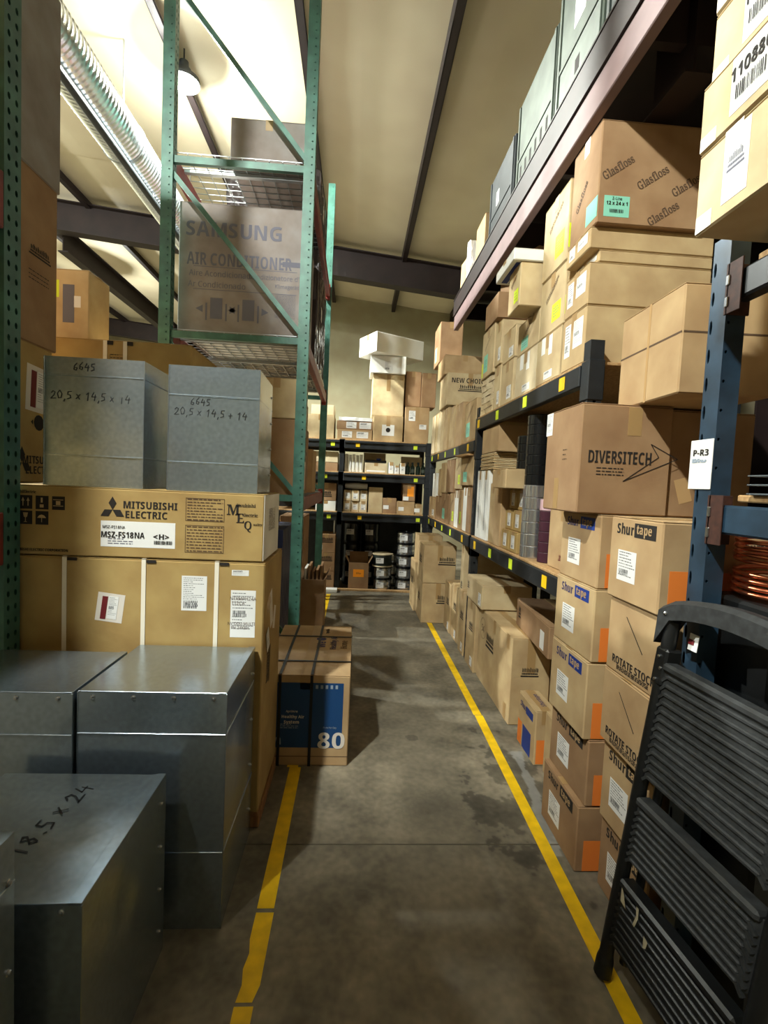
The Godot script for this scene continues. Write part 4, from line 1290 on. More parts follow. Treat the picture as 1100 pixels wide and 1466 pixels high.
	k = carton("brown carton with black logo on the third end shelf behind the far green post", s3, [-0.50, -0.24, y + 0.132, y + 0.36, z0, z0 + 0.3], "brown")
	ink_bars(k[0], k[1], "F", 0.0, -0.1, 0.15, 0.08, 31, "logo", M.ink)
	# floor
	for i in 5:
		spool("silver wire spool in the column of five, %s" % ["on the floor", "second up", "third up", "fourth up", "topmost"][i], "column of five silver spools", Vector3(0.70 + 0.004 * (i % 2), 0.001 + 0.157 * i, -z0 - 0.1), 0.128, 0.155, M.silver_tape)
	for i in 2:
		spool("silver wire spool under the pale-flanged spool, %s" % ["on the floor", "right beneath it"][i], "short column of silver spools", Vector3(0.41, 0.001 + 0.157 * i, -z0 - 0.08), 0.128, 0.155, M.silver_tape)
	spool("grey wire spool with pale flanges topping the short column", "", Vector3(0.40, 0.316, -z0 - 0.08), 0.135, 0.17, M.cabinet, true)
	for i in 3:
		spool("silver wire spool standing behind and between the two spool columns, %s" % ["on the floor", "second up", "topmost"][i], "spools in the second row", Vector3(0.56, 0.001 + 0.157 * i, -z0 - 0.4), 0.128, 0.155, M.silver_tape)
	for i in 6:
		var rl := thing("cable_roll", "black film-wrapped cable roll, %s of the column %s" % [["bottom", "middle", "top"][i / 2], ["by the shelving post", "behind the orange-sticker floor carton"][i % 2]], "cable roll", "black cable rolls under the end shelving", Vector3(-0.02 + 0.26 * (i % 2), 0.001 + 0.29 * (i / 2), -z0 - 0.42))
		part(rl, "roll", lathe([[0.0, 0.0], [0.115, 0.0], [0.125, 0.03], [0.12, 0.14], [0.125, 0.26], [0.11, 0.288], [0, 0.288]], 18).commit(), M.black_vinyl)
		part(rl, "label", plate_mesh(), M.label2, Transform3D(Basis.from_scale(Vector3(0.1, 0.07, 1)), Vector3(-0.02, 0.15, 0.126)))
	var ob := open_box("open brown floor carton with an orange sticker and raised flaps under the end shelving", [-0.04, 0.22, 0.0, 0.36, z0 - 0.02, z0 + 0.22], "brown")
	var bs := Vector3(0.26, 0.36, 0.24)
	plate(ob, bs, "F", 0.0, 0.12, 0.14, 0.1, M.orange)
	ink_bars(ob, bs, "F", 0.0, 0.12, 0.07, 0.02, 4, "lines", M.ink)
	part(ob, "end_flap", cbox_mesh(0.25, 0.12, 0.004, 0.001), M.brown, Transform3D(Basis(Vector3.RIGHT, 0.15), Vector3(0, 0.36, -0.115)))
	for i in 3:
		var c := carton("brown logo carton under the end shelving beside its post, %s" % ["on the floor", "middle one", "topmost"][i], "logo cartons under the end shelving", [-0.46, -0.225, 0.001 + 0.24 * i, 0.24 * (i + 1), z0 - 0.05, z0 + 0.3], "brown")
		ink_bars(c[0], c[1], "F", 0.05, 0.2, 0.15, 0.07, i + 3, "logo", M.ink)
		plate(c[0], c[1], "F", -0.3, -0.2, 0.045, 0.06, M.paper)

# ------------------------------------------------------------------ shelving along the right
const RX := 0.985

func right_racks():
	shelving("long black steel shelving along the right side of the aisle", [2.05, 3.9, 6.26], [RX, 1.6], 2.04, [[1.96, 0, 1], [1.80, 1, 2], [1.02, 0, 1], [1.02, 1, 2]], M.black_steel)

func mezzanine():
	var o := thing("mezzanine", "dark steel mezzanine edge beam and deck above the right shelving", "mezzanine")
	var st := st_new()
	add_box(st, Vector3(0.94, 3.16, -5.13), Vector3(0.95, 3.32, 5))
	add_box(st, Vector3(0.935, 3.31, -5.13), Vector3(1.02, 3.32, 5))
	part(o, "rim_channel", st.commit(), M.dark_iron)
	var s2 := st_new()
	add_cbox(s2, Vector3(0.952, 3.02, -5.13), Vector3(1.0, 3.16, 5), 0.004)
	part(o, "edge_beam", s2.commit(), M.primer)
	for z in [5.05, 4.3, 3.5, 2.7, 1.9, 1.1, 0.3]:
		var s3 := st_new()
		add_box(s3, Vector3(1.0, 3.11, -z - 0.02), Vector3(2.98, 3.275, -z + 0.02))
		part(o, "joist", s3.commit(), M.dark_iron)
	var s4 := st_new()
	add_box(s4, Vector3(0.952, 3.29, -5.13), Vector3(2.98, 3.309, 5))
	part(o, "deck", s4.commit(), M.dark_iron)
	for z in [4.9, 1.9]:
		var s5 := st_new()
		var cx := 1.78
		add_box(s5, Vector3(cx - 0.006, 0, -z - 0.1), Vector3(cx + 0.006, 3.1, -z + 0.1))
		for e in [-0.1, 0.1]:
			add_box(s5, Vector3(cx - 0.1, 0, -z + e - 0.006), Vector3(cx + 0.1, 3.1, -z + e + 0.006))
		part(o, "column", s5.commit(), M.dark_iron)
	# hanging gusset under the deck
	var s6 := st_new()
	add_box(s6, Vector3(1.18, 2.98, -2.08), Vector3(1.19, 3.29, -1.83))
	add_box(s6, Vector3(1.15, 2.97, -2.22), Vector3(1.27, 2.98, -1.83))
	part(o, "gusset", s6.commit(), M.dark_iron)
	# equipment on the mezzanine
	var g := "metal cabinets on the mezzanine"
	cabinet("dark grey metal cabinet with round knockouts at the far end of the mezzanine", g, [1.0, 1.5, 3.321, 3.85, 3.45, 4.05], "cabinet_dark", "holes")
	cabinet("pale metal cabinet with a slotted lower panel on the mezzanine", g, [1.0, 1.5, 3.321, 3.95, 2.75, 3.38], "cabinet_light", "slots")
	cabinet("tall green-grey metal cabinet with a label on the mezzanine", g, [1.0, 1.5, 3.321, 4.05, 2.22, 2.72], "cabinet_light", "label")
	cabinet("dark green-grey metal cabinet nearest the mezzanine gusset", g, [1.0, 1.5, 3.321, 4.2, 1.6, 2.18], "cabinet", "label")
	carton("upright carton on the mezzanine behind the dark grey cabinet", "cartons on the mezzanine", [1.0, 1.25, 3.321, 3.72, 4.2, 4.5], "kraft")
	carton("leaning carton at the far end of the mezzanine", "cartons on the mezzanine", [1.0, 1.2, 3.321, 3.66, 4.78, 5.08], "tan", 0.1)
	var bg := thing("plastic_bag", "white plastic bag hanging over the mezzanine edge between two cartons", "bag", "", Vector3(0.99, 3.321, -4.62))
	part(bg, "bag", crumple(0.08, 0.34, 0.16, 0.02, 77), M.bag)

func cabinet(label: String, grp: String, b: Array, tone: String, kind: String):
	var sz := Vector3(b[1] - b[0], b[3] - b[2], b[5] - b[4])
	var o := thing("metal_cabinet", label, "cabinet", grp, Vector3((b[0] + b[1]) / 2, b[2], -(b[4] + b[5]) / 2))
	part(o, "body", cbox_mesh(sz.x, sz.y, sz.z, 0.006), M[tone])
	var f := face(sz, "L", 0, 0)
	var st := st_new()
	for e in [-0.46, 0.46]:
		add_cbox(st, Vector3(e * sz.z - 0.012, -sz.y * 0.48, -0.002), Vector3(e * sz.z + 0.012, sz.y * 0.48, 0.008), 0.002, f)
	add_cbox(st, Vector3(-sz.z * 0.45, -sz.y * 0.1, -0.002), Vector3(sz.z * 0.45, -sz.y * 0.07, 0.006), 0.002, f)
	part(o, "panel_rib", st.commit(), M[tone])
	if kind == "slots":
		for i in 6:
			plate(o, sz, "L", -0.36 + i * 0.14, -0.3, 0.03, 0.16, M.ink, "vent_slot")
	elif kind == "holes":
		for q in [[0.1, 0.25], [0.2, 0.1], [0.05, -0.15], [0.2, -0.3]]:
			polys(o, sz, "F", q[0] - 0.25, q[1], [disc2(0.035)], M.ink, "knockout")
		plate(o, sz, "L", -0.15, 0.1, 0.07, 0.1, M.paper)
	else:
		plate(o, sz, "L", 0.0, 0.15, 0.12, 0.16, M.label3)
		plate(o, sz, "L", 0.0, -0.25, 0.05, 0.07, M.ink, "badge")

# ------------------------------------------------------------------ right side, floor
func shurtape(c: Array, dark := false, side := true):
	# tape cartons: name in the upper right of the aisle face, paper label below, orange square on the end
	var ink = M.ink if dark else M.blue_print
	plate(c[0], c[1], "L", 0.195, 0.36, 0.112, 0.045, ink, "printed_panel")
	txt(c[0], c[1], "L", -0.185, 0.36, "Shur", 0.037, M.violet_ink if not dark else M.ink, BOLD, 0, 0.95)
	txt(c[0], c[1], "L", 0.185, 0.355, "tape", 0.037, M.kraft, BOLD, 0, 0.95, "lettering", 0.0022)
	plate(c[0], c[1], "L", -0.12, -0.08, 0.105, 0.1, M.label0)
	if side:
		plate(c[0], c[1], "F", -0.18, -0.25, c[1].x * 0.5, c[1].y * 0.46, M.orange_print, "orange_panel")
		plate(c[0], c[1], "F", 0.32, -0.25, c[1].x * 0.4, c[1].y * 0.46, M.blue_print if not dark else M.brown, "blue_panel")
		txt(c[0], c[1], "F", 0.22, 0.26, "Shurtape", 0.03, ink)

func right_floor():
	var g := "cartons on the floor under the right shelving"
	var c
	for i in 2:
		c = carton(["lower", "upper"][i] + " of two square logo cartons at the far end of the right shelving floor row", g, [0.725, 1.06, [0.0, 0.412][i], [0.41, 0.80][i], 4.9, 5.32], "tan", 0.0, "F")
		ink_bars(c[0], c[1], "F", 0.22, 0.1, 0.18, 0.09, 40 + i, "logo", M.ink)
		ink_bars(c[0], c[1], "L", 0.0, 0.1, 0.18, 0.09, 42 + i, "logo", M.ink)
	c = carton("logo carton standing behind the two square cartons, farthest in the floor row", g, [0.70, 1.06, 0.0, 0.55, 5.36, 5.75], "tan")
	ink_bars(c[0], c[1], "L", 0.0, 0.1, 0.18, 0.09, 44, "logo", M.ink)
	carton("small carton on the farthest floor carton", g, [0.73, 1.0, 0.552, 0.85, 5.38, 5.7], "tan")
	var names := ["low slim carton next to the two square cartons", "slim logo carton second in the upright row", "tall thin carton rising above the upright row", "slim logo carton under the near half of the lying carton", "wide slim carton next to the big logo carton"]
	var rows := [[4.55, 4.84, 0.47, 0.95], [4.27, 4.54, 0.5, 0.96], [4.14, 4.255, 0.90, 0.965], [3.945, 4.13, 0.53, 0.945], [3.58, 3.855, 0.53, 0.945]]
	for i in 5:
		var q = rows[i]
		c = carton(names[i], g, [q[3], 1.5, 0.0, q[2], q[0], q[1]], ["tan", "tan", "pale", "tan", "tan"][i])
		ink_bars(c[0], c[1], "L", 0.05, 0.12, 0.12 if i != 2 else 0.06, 0.07, 50 + i, "logo", M.ink)
		plate(c[0], c[1], "L", 0.2, -0.38, 0.06, 0.07, M.label0 if i % 2 else M.label2)
	c = carton("carton lying on the upright row beside the big logo carton", g, [0.935, 1.3, 0.533, 0.71, 3.40, 3.855], "pale", 0.0)
	plate(c[0], c[1], "L", 0.36, -0.15, 0.07, 0.09, M.label0)
	ink_bars(c[0], c[1], "L", -0.4, 0.1, 0.06, 0.06, 60, "logo", M.ink)
	# the big one
	c = carton("big flat logo carton standing on edge, the largest in the floor row", g, [0.965, 1.205, 0.0, 0.525, 2.785, 3.55], "tan", 0.0, "F")
	ink_bars(c[0], c[1], "L", -0.1, 0.17, 0.19, 0.11, 61, "logo", M.ink)
	ink_bars(c[0], c[1], "F", -0.02, 0.12, 0.11, 0.06, 62, "logo", M.ink)
	polys(c[0], c[1], "L", -0.34, 0.25, [ring2(0.075, 0.072)], M.faded_ink)
	txt(c[0], c[1], "L", -0.34, 0.25, "54", 0.05, M.faded_ink, REG)
	for u in [0.02, 0.40]:
		plate(c[0], c[1], "L", u, 0.42, 0.05, 0.09, M.tape, "packing_tape")
	plate(c[0], c[1], "L", 0.4, -0.4, 0.05, 0.1, M.tape, "packing_tape")
	carton("carton tucked behind the big logo carton against the shelving post", g, [1.215, 1.52, 0.0, 0.52, 2.6, 3.3], "tan")
	c = carton("dark carton lying tilted in the shade on top of the big logo carton", g, [1.06, 1.45, 0.527, 0.70, 2.42, 3.08], "brown", -0.08)
	plate(c[0], c[1], "L", 0.33, -0.1, 0.07, 0.1, M.paper)
	ink_bars(c[0], c[1], "L", -0.38, 0.1, 0.05, 0.08, 63, "logo", M.ink)
	c = carton("small carton with blue and orange squares standing alone at the aisle edge", g, [0.965, 1.075, 0.0, 0.285, 2.365, 2.62], "tan")
	plate(c[0], c[1], "L", 0.05, -0.25, 0.12, 0.125, M.blue_print, "blue_panel")
	plate(c[0], c[1], "L", -0.36, -0.25, 0.06, 0.125, M.orange_print, "orange_panel")
	plate(c[0], c[1], "L", 0.15, 0.3, 0.1, 0.04, M.blue_print, "printed_panel")
	txt(c[0], c[1], "L", -0.2, 0.32, "Shur", 0.033, M.violet_ink)
	plate(c[0], c[1], "F", 0.0, -0.25, 0.09, 0.125, M.orange_print, "orange_panel")
	txt(c[0], c[1], "T", 0.1, 0.0, "Shurtape", 0.035, M.violet_ink, BOLD, PI / 2)
	c = carton("plain carton with a slim white label between the small carton and the tape cartons", g, [0.995, 1.3, 0.0, 0.31, 2.09, 2.32], "tan")
	plate(c[0], c[1], "L", 0.2, -0.05, 0.03, 0.11, M.paper)
	# columns of tape cartons
	var tg := "tape cartons stacked between the two shelvings"
	var l1 := ["bottom", "second", "third", "fourth", "top"]
	var y1 := [0.0, 0.252, 0.502, 0.79, 1.058, 1.325]
	for i in 5:
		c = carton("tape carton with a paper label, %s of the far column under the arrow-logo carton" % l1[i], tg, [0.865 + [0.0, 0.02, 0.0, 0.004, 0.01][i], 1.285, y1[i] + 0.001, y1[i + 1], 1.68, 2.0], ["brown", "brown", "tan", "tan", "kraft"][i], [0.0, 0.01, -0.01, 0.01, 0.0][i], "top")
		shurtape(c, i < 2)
	var y2 := [0.0, 0.262, 0.545, 0.80, 1.052, 1.328]
	for i in 5:
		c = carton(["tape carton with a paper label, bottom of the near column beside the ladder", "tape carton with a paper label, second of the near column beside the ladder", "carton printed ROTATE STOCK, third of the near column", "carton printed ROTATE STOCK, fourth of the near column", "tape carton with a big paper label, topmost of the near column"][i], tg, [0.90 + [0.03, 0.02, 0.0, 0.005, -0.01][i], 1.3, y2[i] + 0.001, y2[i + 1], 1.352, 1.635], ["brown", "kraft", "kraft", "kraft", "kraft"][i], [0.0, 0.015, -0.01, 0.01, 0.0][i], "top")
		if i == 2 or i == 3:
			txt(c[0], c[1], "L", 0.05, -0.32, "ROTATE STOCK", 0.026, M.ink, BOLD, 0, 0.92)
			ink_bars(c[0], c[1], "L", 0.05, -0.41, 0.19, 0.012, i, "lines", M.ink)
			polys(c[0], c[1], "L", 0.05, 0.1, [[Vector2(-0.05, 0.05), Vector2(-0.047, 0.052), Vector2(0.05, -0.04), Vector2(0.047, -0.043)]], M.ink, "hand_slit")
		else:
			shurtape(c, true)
	# the arrow-logo cartons on top
	var dg := "arrow-logo cartons"
	c = carton("brown carton with bold arrow logo on top of the far tape column", dg, [0.79, 1.125, 1.328, 1.72, 1.70, 2.012], "brown", 0.0, "top")
	arrow_logo(c)
	plate(c[0], c[1], "L", -0.42, 0.38, 0.06, 0.09, M.label1)
	plate(c[0], c[1], "L", -0.1, -0.33, 0.04, 0.12, M.tape, "packing_tape")
	plate(c[0], c[1], "F", 0.08, 0.35, 0.05, 0.1, M.tape, "packing_tape")
	ink_bars(c[0], c[1], "L", 0.1, 0.05, 0.04, 0.04, 71, "lines", M.faded_ink)
	c = carton("second arrow-logo carton squeezed in behind the punched blue post", dg, [1.13, 1.45, 1.328, 1.715, 1.72, 2.012], "brown")
	ink_bars(c[0], c[1], "F", -0.12, 0.08, 0.05, 0.04, 72, "lines", M.faded_ink)
	plate(c[0], c[1], "F", -0.3, -0.25, 0.05, 0.09, M.clear_tape, "torn_tape", 0.3)
	c = carton("taped plain carton with crushed seams on top of the arrow-logo cartons", "", [0.99, 1.29, 1.723, 2.06, 1.475, 1.845], "kraft", -0.03)
	plate(c[0], c[1], "L", 0.0, 0.0, 0.012, 0.335, M.clear_tape, "packing_tape", 0, 0.0004)
	plate(c[0], c[1], "L", 0.0, 0.06, 0.365, 0.006, M.faded_ink, "seam")
	plate(c[0], c[1], "F", 0.0, 0.06, 0.29, 0.006, M.faded_ink, "seam")
	plate(c[0], c[1], "F", 0.05, 0.1, 0.012, 0.25, M.clear_tape, "packing_tape", 0.2)

func ring2(a: float, b: float) -> Array:
	var p := []
	for i in 25:
		p.append(Vector2(cos(TAU * i / 24.5), sin(TAU * i / 24.5)) * a)
	for i in 25:
		p.append(Vector2(cos(TAU * (24 - i) / 24.5), sin(TAU * (24 - i) / 24.5)) * b)
	return p

func arrow_logo(c: Array):
	txt(c[0], c[1], "F", -0.06, 0.02, "DIVERSITECH", 0.044, M.ink, BOLD, 0, 0.62)
	var k := 0.035
	var t := 0.003
	# open arrow head drawn in outline
	var pts := [Vector2(0.3, 1.5), Vector2(3.2, 0.1), Vector2(-2.4, -2.4), Vector2(1.2, 0.2), Vector2(0.3, 1.5)]
	var l := []
	for i in 4:
		var a: Vector2 = pts[i] * k
		var b: Vector2 = pts[i + 1] * k
		var n := (b - a).orthogonal().normalized() * t / 2
		l.append([a + n, b + n, b - n, a - n])
	polys(c[0], c[1], "F", 0.24, 0.02, l, M.ink)
	ink_bars(c[0], c[1], "F", -0.16, -0.11, 0.11, 0.026, 70, "lines", M.ink)

# ------------------------------------------------------------------ right side, shelves
func side_marks(c: Array, kind: int, sd := 0):
	# stickers seen on the aisle side of the boxes
	match kind:
		1: plate(c[0], c[1], "L", 0.2, -0.2, c[1].z * 0.34, c[1].y * 0.3, M.lime)
		2: plate(c[0], c[1], "L", -0.15, -0.2, c[1].z * 0.32, c[1].y * 0.36, M.mint)
		3: plate(c[0], c[1], "L", 0.2, -0.25, c[1].z * 0.34, c[1].y * 0.3, M.label0)
		4:
			plate(c[0], c[1], "L", -0.2, 0.3, c[1].z * 0.16, c[1].y * 0.35, M.paper)
			plate(c[0], c[1], "L", 0.1, 0.25, c[1].z * 0.14, c[1].y * 0.4, M.paper)
			plate(c[0], c[1], "L", 0.05, -0.35, c[1].z * 0.34, c[1].y * 0.16, M.label2)
		5:
			plate(c[0], c[1], "L", 0.2, 0.1, c[1].z * 0.4, c[1].y * 0.5, M.label1)
			plate(c[0], c[1], "L", -0.25, 0.05, c[1].z * 0.25, c[1].y * 0.6, M.label0)
	if kind in [1, 2]:
		ink_bars(c[0], c[1], "L", 0.0, 0.22, c[1].z * 0.6, 0.02, sd, "lines", M.faded_ink, 0.5)
		ink_bars(c[0], c[1], "L", 0.2 if kind == 1 else -0.15, -0.2, c[1].z * 0.24, c[1].y * 0.16, sd + 3, "lines", M.grey_ink)

func right_shelves():
	var g := "cartons on the top right shelf, near bay"
	var X := 0.955
	var y := 1.961
	var c
	# wide cartons stacked at the near end
	var tops := ["lowest of the wide carton pile behind the taped carton", "second of the wide carton pile, two white labels on its end", "thin recessed carton in the wide carton pile", "flat carton directly under the script-logo carton"]
	var ys := [[y, 2.205, 0.0], [2.207, 2.385, 0.0], [2.387, 2.438, 0.04], [2.44, 2.53, -0.005]]
	for i in 4:
		c = carton(tops[i], g, [X + ys[i][2], 1.5, ys[i][0], ys[i][1], 2.085, 2.315], "tan")
		side_marks(c, 5, i)
	c = carton("large carton with repeated script logo and a mint size label, top of the wide pile", g, [X + 0.005, 1.42, 2.532, 2.95, 2.06, 2.32], "brown")
	plate(c[0], c[1], "F", -0.32, -0.33, 0.11, 0.085, M.mint)
	txt(c[0], c[1], "F", -0.32, -0.30, "12 x 24 x 1", 0.014, M.ink, BOLD, 0, 1, "lettering", 0.0022)
	txt(c[0], c[1], "F", -0.32, -0.255, "Z-Line", 0.012, M.ink, REG, 0.0, 1, "lettering", 0.0022)
	bar_code(c, "F", -0.32, -0.375, 0.06, 0.014, 8)
	for q in [[-0.33, 0.05], [0.0, -0.02], [0.33, -0.06], [0.12, -0.36]]:
		txt(c[0], c[1], "F", q[0], q[1], "Glasfloss", 0.035, M.faded_ink, SERIF, 0.6, 0.75)
	txt(c[0], c[1], "L", -0.1, -0.05, "Glasfloss", 0.03, M.faded_ink, SERIF, 0.8, 0.75)
	plate(c[0], c[1], "L", 0.3, -0.33, 0.1, 0.085, M.mint)
	var cols := [
		[2.345, 2.655, [[y, 2.205, "pale", 4, "bottom carton with white strips next to the wide pile"], [2.21, 2.508, "pale", 1, "middle carton with a lime label next to the wide pile"], [2.51, 2.885, "pale", 1, "upper carton with a lime label reaching the mezzanine beam"]]],
		[2.665, 3.02, [[y, 2.21, "cream", 4, "cream carton with paper strips under the overhanging carton"], [2.212, 2.40, "pale", 2, "pale carton with a mint label under the overhanging carton"]]],
		[3.07, 3.325, [[y, 2.235, "pale", 3, "narrow carton with a label, third column of the near bay"], [2.237, 2.44, "pale", 3, "upper narrow carton, third column of the near bay"]]],
		[3.35, 3.50, [[y, 2.26, "pale", 3, "slim carton beside the crushed flats"], [2.262, 2.56, "pale", 3, "slim carton above the one beside the crushed flats"]]],
	]
	for q in cols:
		for b in q[2]:
			c = carton(b[4], g, [X + rng.randf_range(0, 0.012), 1.42, b[0], b[1], q[0], q[1]], b[2])
			side_marks(c, b[3], int(b[0] * 100))
			if b[3] == 1:
				plate(c[0], c[1], "F", -0.38, -0.2, 0.1, c[1].y * 0.3, M.lime)
	c = carton("carton with a lime label overhanging the aisle under the blue flat box", g, [0.845, 1.2, 2.402, 2.635, 2.67, 2.87], "pale")
	side_marks(c, 1, 9)
	c = carton("shallow white box with a blue printed underside wedged under the mezzanine beam", g, [0.80, 1.15, 2.637, 2.70, 2.66, 3.0], "white")
	for i in 7:
		var st := st_new()
		add_box(st, Vector3(-0.15 + i * 0.044, -0.0012, -0.14), Vector3(-0.115 + i * 0.044, 0.0, 0.14))
		part(c[0], "blue_print", st.commit(), M.blue_print)
	# crushed flats and an open carton
	for i in 3:
		var f := thing("crushed_carton", ["crushed film-wrapped flat carton lying on the near bay's far end", "crushed flat carton in the middle of the crushed pile", "bent flat carton on top of the crushed pile"][i], "carton", "crushed flat cartons", Vector3(1.18, y + i * 0.092, -3.69), 0.02 * i)
		part(f, "board", crumple(0.44, 0.088, 0.33, 0.016, 90 + i), M.cream if i else M.pale)
		part(f, "crease", cbox_mesh(0.002, 0.004, 0.3, 0.0005), M.faded_ink, at(-0.214, 0.045, 0))
	c = carton("carton with a mint and a lime sticker standing on the crushed flats", g, [X, 1.42, 2.242, 2.6, 3.53, 3.86], "pale")
	side_marks(c, 2, 12)
	plate(c[0], c[1], "L", -0.42, -0.3, 0.03, c[1].y * 0.3, M.lime)
	var ob := open_box("open carton with a white insert lying on the stickered carton", [X - 0.01, 1.3, 2.602, 2.78, 3.45, 3.78], "brown", 0.0, false)
	plate(ob, Vector3(0.34, 0.17, 0.33), "L", 0.0, 0.0, 0.25, 0.13, M.paper, "white_insert", 0.0, 0.004)
	c = carton("dark carton with a torn shipping label deep under the mezzanine", g, [1.35, 1.62, 2.6, 2.9, 3.85, 4.3], "brown", 0.3)
	plate(c[0], c[1], "F", -0.2, 0.1, 0.09, 0.12, M.label0, "label", 0.3)
	c[0].position = Vector3(1.25, 2.782, -3.64)
	# top shelf, far bay
	g = "cartons on the top right shelf, far bay"
	y = 1.801
	c = carton("small carton with a mint label at the near end of the far bay", g, [0.96, 1.4, y, 2.14, 3.98, 4.4], "tan")
	side_marks(c, 2, 20)
	carton("flat carton leaning in the far bay beside the mint-label carton", g, [0.97, 1.4, y, 2.20, 4.55, 4.85], "kraft")
	carton("flat carton second in the far bay row", g, [0.965, 1.4, y, 2.22, 4.86, 5.15], "tan")
	carton("flat carton third in the far bay row", g, [0.955, 1.4, y, 2.25, 5.2, 5.42], "tan")
	for i in 4:
		carton("slim pale carton standing at the far end of the far bay, %s" % ["first of four", "second of four", "third of four", "last of four"][i], g, [0.955 - 0.004 * i, 1.4, y, 2.268, 5.44 + i * 0.19, 5.62 + i * 0.19], ["pale", "cream", "pale", "cream"][i])
	c = carton("wide pale carton with a bold black printed block lying on the far bay row", g, [0.93, 1.42, 2.27, 2.61, 5.2, 5.65], "pale", 0.0, "F")
	txt(c[0], c[1], "F", -0.02, 0.27, "NEW CHOICE", 0.05, M.ink, BOLD, 0, 0.9)
	ink_bars(c[0], c[1], "F", 0.0, 0.04, 0.26, 0.07, 81, "logo", M.ink)
	carton("brown carton on the pale carton with the black printed block", g, [0.91, 1.35, 2.612, 2.82, 5.3, 5.75], "kraft")
	c = carton("brown carton topmost at the end of the mezzanine beam", g, [0.90, 1.16, 2.822, 3.28, 5.65, 6.05], "brown")
	side_marks(c, 2, 22)
	# middle shelf, near bay
	g = "cartons on the middle right shelf, near bay"
	y = 1.021
	c = carton("brown carton with faint red print beside the tape rolls", g, [1.0, 1.35, y, 1.33, 2.12, 2.44], "kraft")
	ink_bars(c[0], c[1], "L", 0.1, -0.3, 0.12, 0.03, 83, "logo", M.red_print)
	var tape_group := "rolls of foil tape stacked on the middle shelf"
	for i in 6:
		tape_roll("silver foil tape roll, number %s of six silver ones up from the shelf" % ["one", "two", "three", "four", "five", "six"][i], tape_group, Vector3(1.03, y + i * 0.0685, -2.73), 0.073, 0.067, M.silver_tape)
	for i in 7:
		tape_roll("black tape roll, number %s above the six silver rolls" % ["one", "two", "three", "four", "five", "six", "seven"][i], "black tape rolls on the silver column", Vector3(1.03, y + 6 * 0.0685 + i * 0.056, -2.73), 0.07, 0.055, M.black_vinyl)
	for i in 5:
		tape_roll("dark purple tape roll beside the silver column, %s" % ["lowest", "second up", "third up", "fourth up", "under the pink-grey roll"][i], "purple tape rolls", Vector3(1.04, y + i * 0.055, -2.55), 0.05, 0.054, M.purple_tape)
	tape_roll("pink-grey tape roll topping the purple rolls", "", Vector3(1.04, y + 0.276, -2.55), 0.05, 0.06, M.pink_tape)
	for i in 6:
		var row := i / 2
		var b := Vector3(0.965 + 0.02 * row, y + row * 0.128, 2.82 + 0.155 * (i % 2))
		c = carton("small label-fronted carton piled by the tape rolls, %s, %s" % [["bottom row", "second row", "top row"][row], ["tape-roll side", "far side"][i % 2]], g, [b.x, b.x + 0.3, b.y, b.y + 0.126, b.z, b.z + 0.15], "gold")
		plate(c[0], c[1], "L", 0.0, 0.0, 0.06, 0.08, M.label3)
	c = carton("shallow carton jutting over the aisle from the small label-fronted pile", g, [0.88, 1.2, 1.407, 1.525, 2.83, 3.11], "tan")
	for i in 4:
		tape_roll("black tape roll on the jutting shallow carton, %s" % ["lowest", "second up", "third up", "topmost"][i], "black rolls on the jutting carton", Vector3(1.05, 1.527 + i * 0.05, -2.93), 0.075, 0.049, M.black_vinyl)
	c = carton("tall flat kraft carton standing between small cartons and white flats", g, [0.955, 1.4, y, 1.43, 3.14, 3.29], "kraft")
	carton("second tall flat kraft carton next to the white flats", g, [0.965, 1.4, y, 1.44, 3.295, 3.445], "tan")
	for i in 2:
		c = carton("white flat carton standing on edge in the near bay, %s" % ["next to the kraft flats", "away from the kraft flats"][i], g, [0.955, 1.4, y, 1.535, 3.46 + i * 0.17, 3.62 + i * 0.17], "white")
		ink_bars(c[0], c[1], "L", 0.0, 0.0, 0.4, 0.015, 85 + i, "lines", M.grey_ink, PI / 2)
	for i in 5:
		var s := thing("folded_cardboard", "folded cardboard sheet above the white flats, %s of its pile" % ["lowest", "second", "third", "fourth", "topmost"][i], "cardboard", "pile of folded cardboard sheets", Vector3(1.15, 1.537 + i * 0.024, -3.53), 0.015 * sin(i * 2.0))
		part(s, "sheet", cbox_mesh(0.40, 0.010, 0.36, 0.003), M.tan)
		part(s, "sheet", cbox_mesh(0.40, 0.010, 0.36, 0.003), M.pale, at(0.004, 0.012, 0))
	var o2 := open_box("open-sided kraft carton above the pile of folded cardboard", [0.96, 1.36, 1.659, 1.84, 3.3, 3.72], "kraft", 0.0, false)
	# middle shelf, far bay
	g = "cartons on the middle right shelf, far bay"
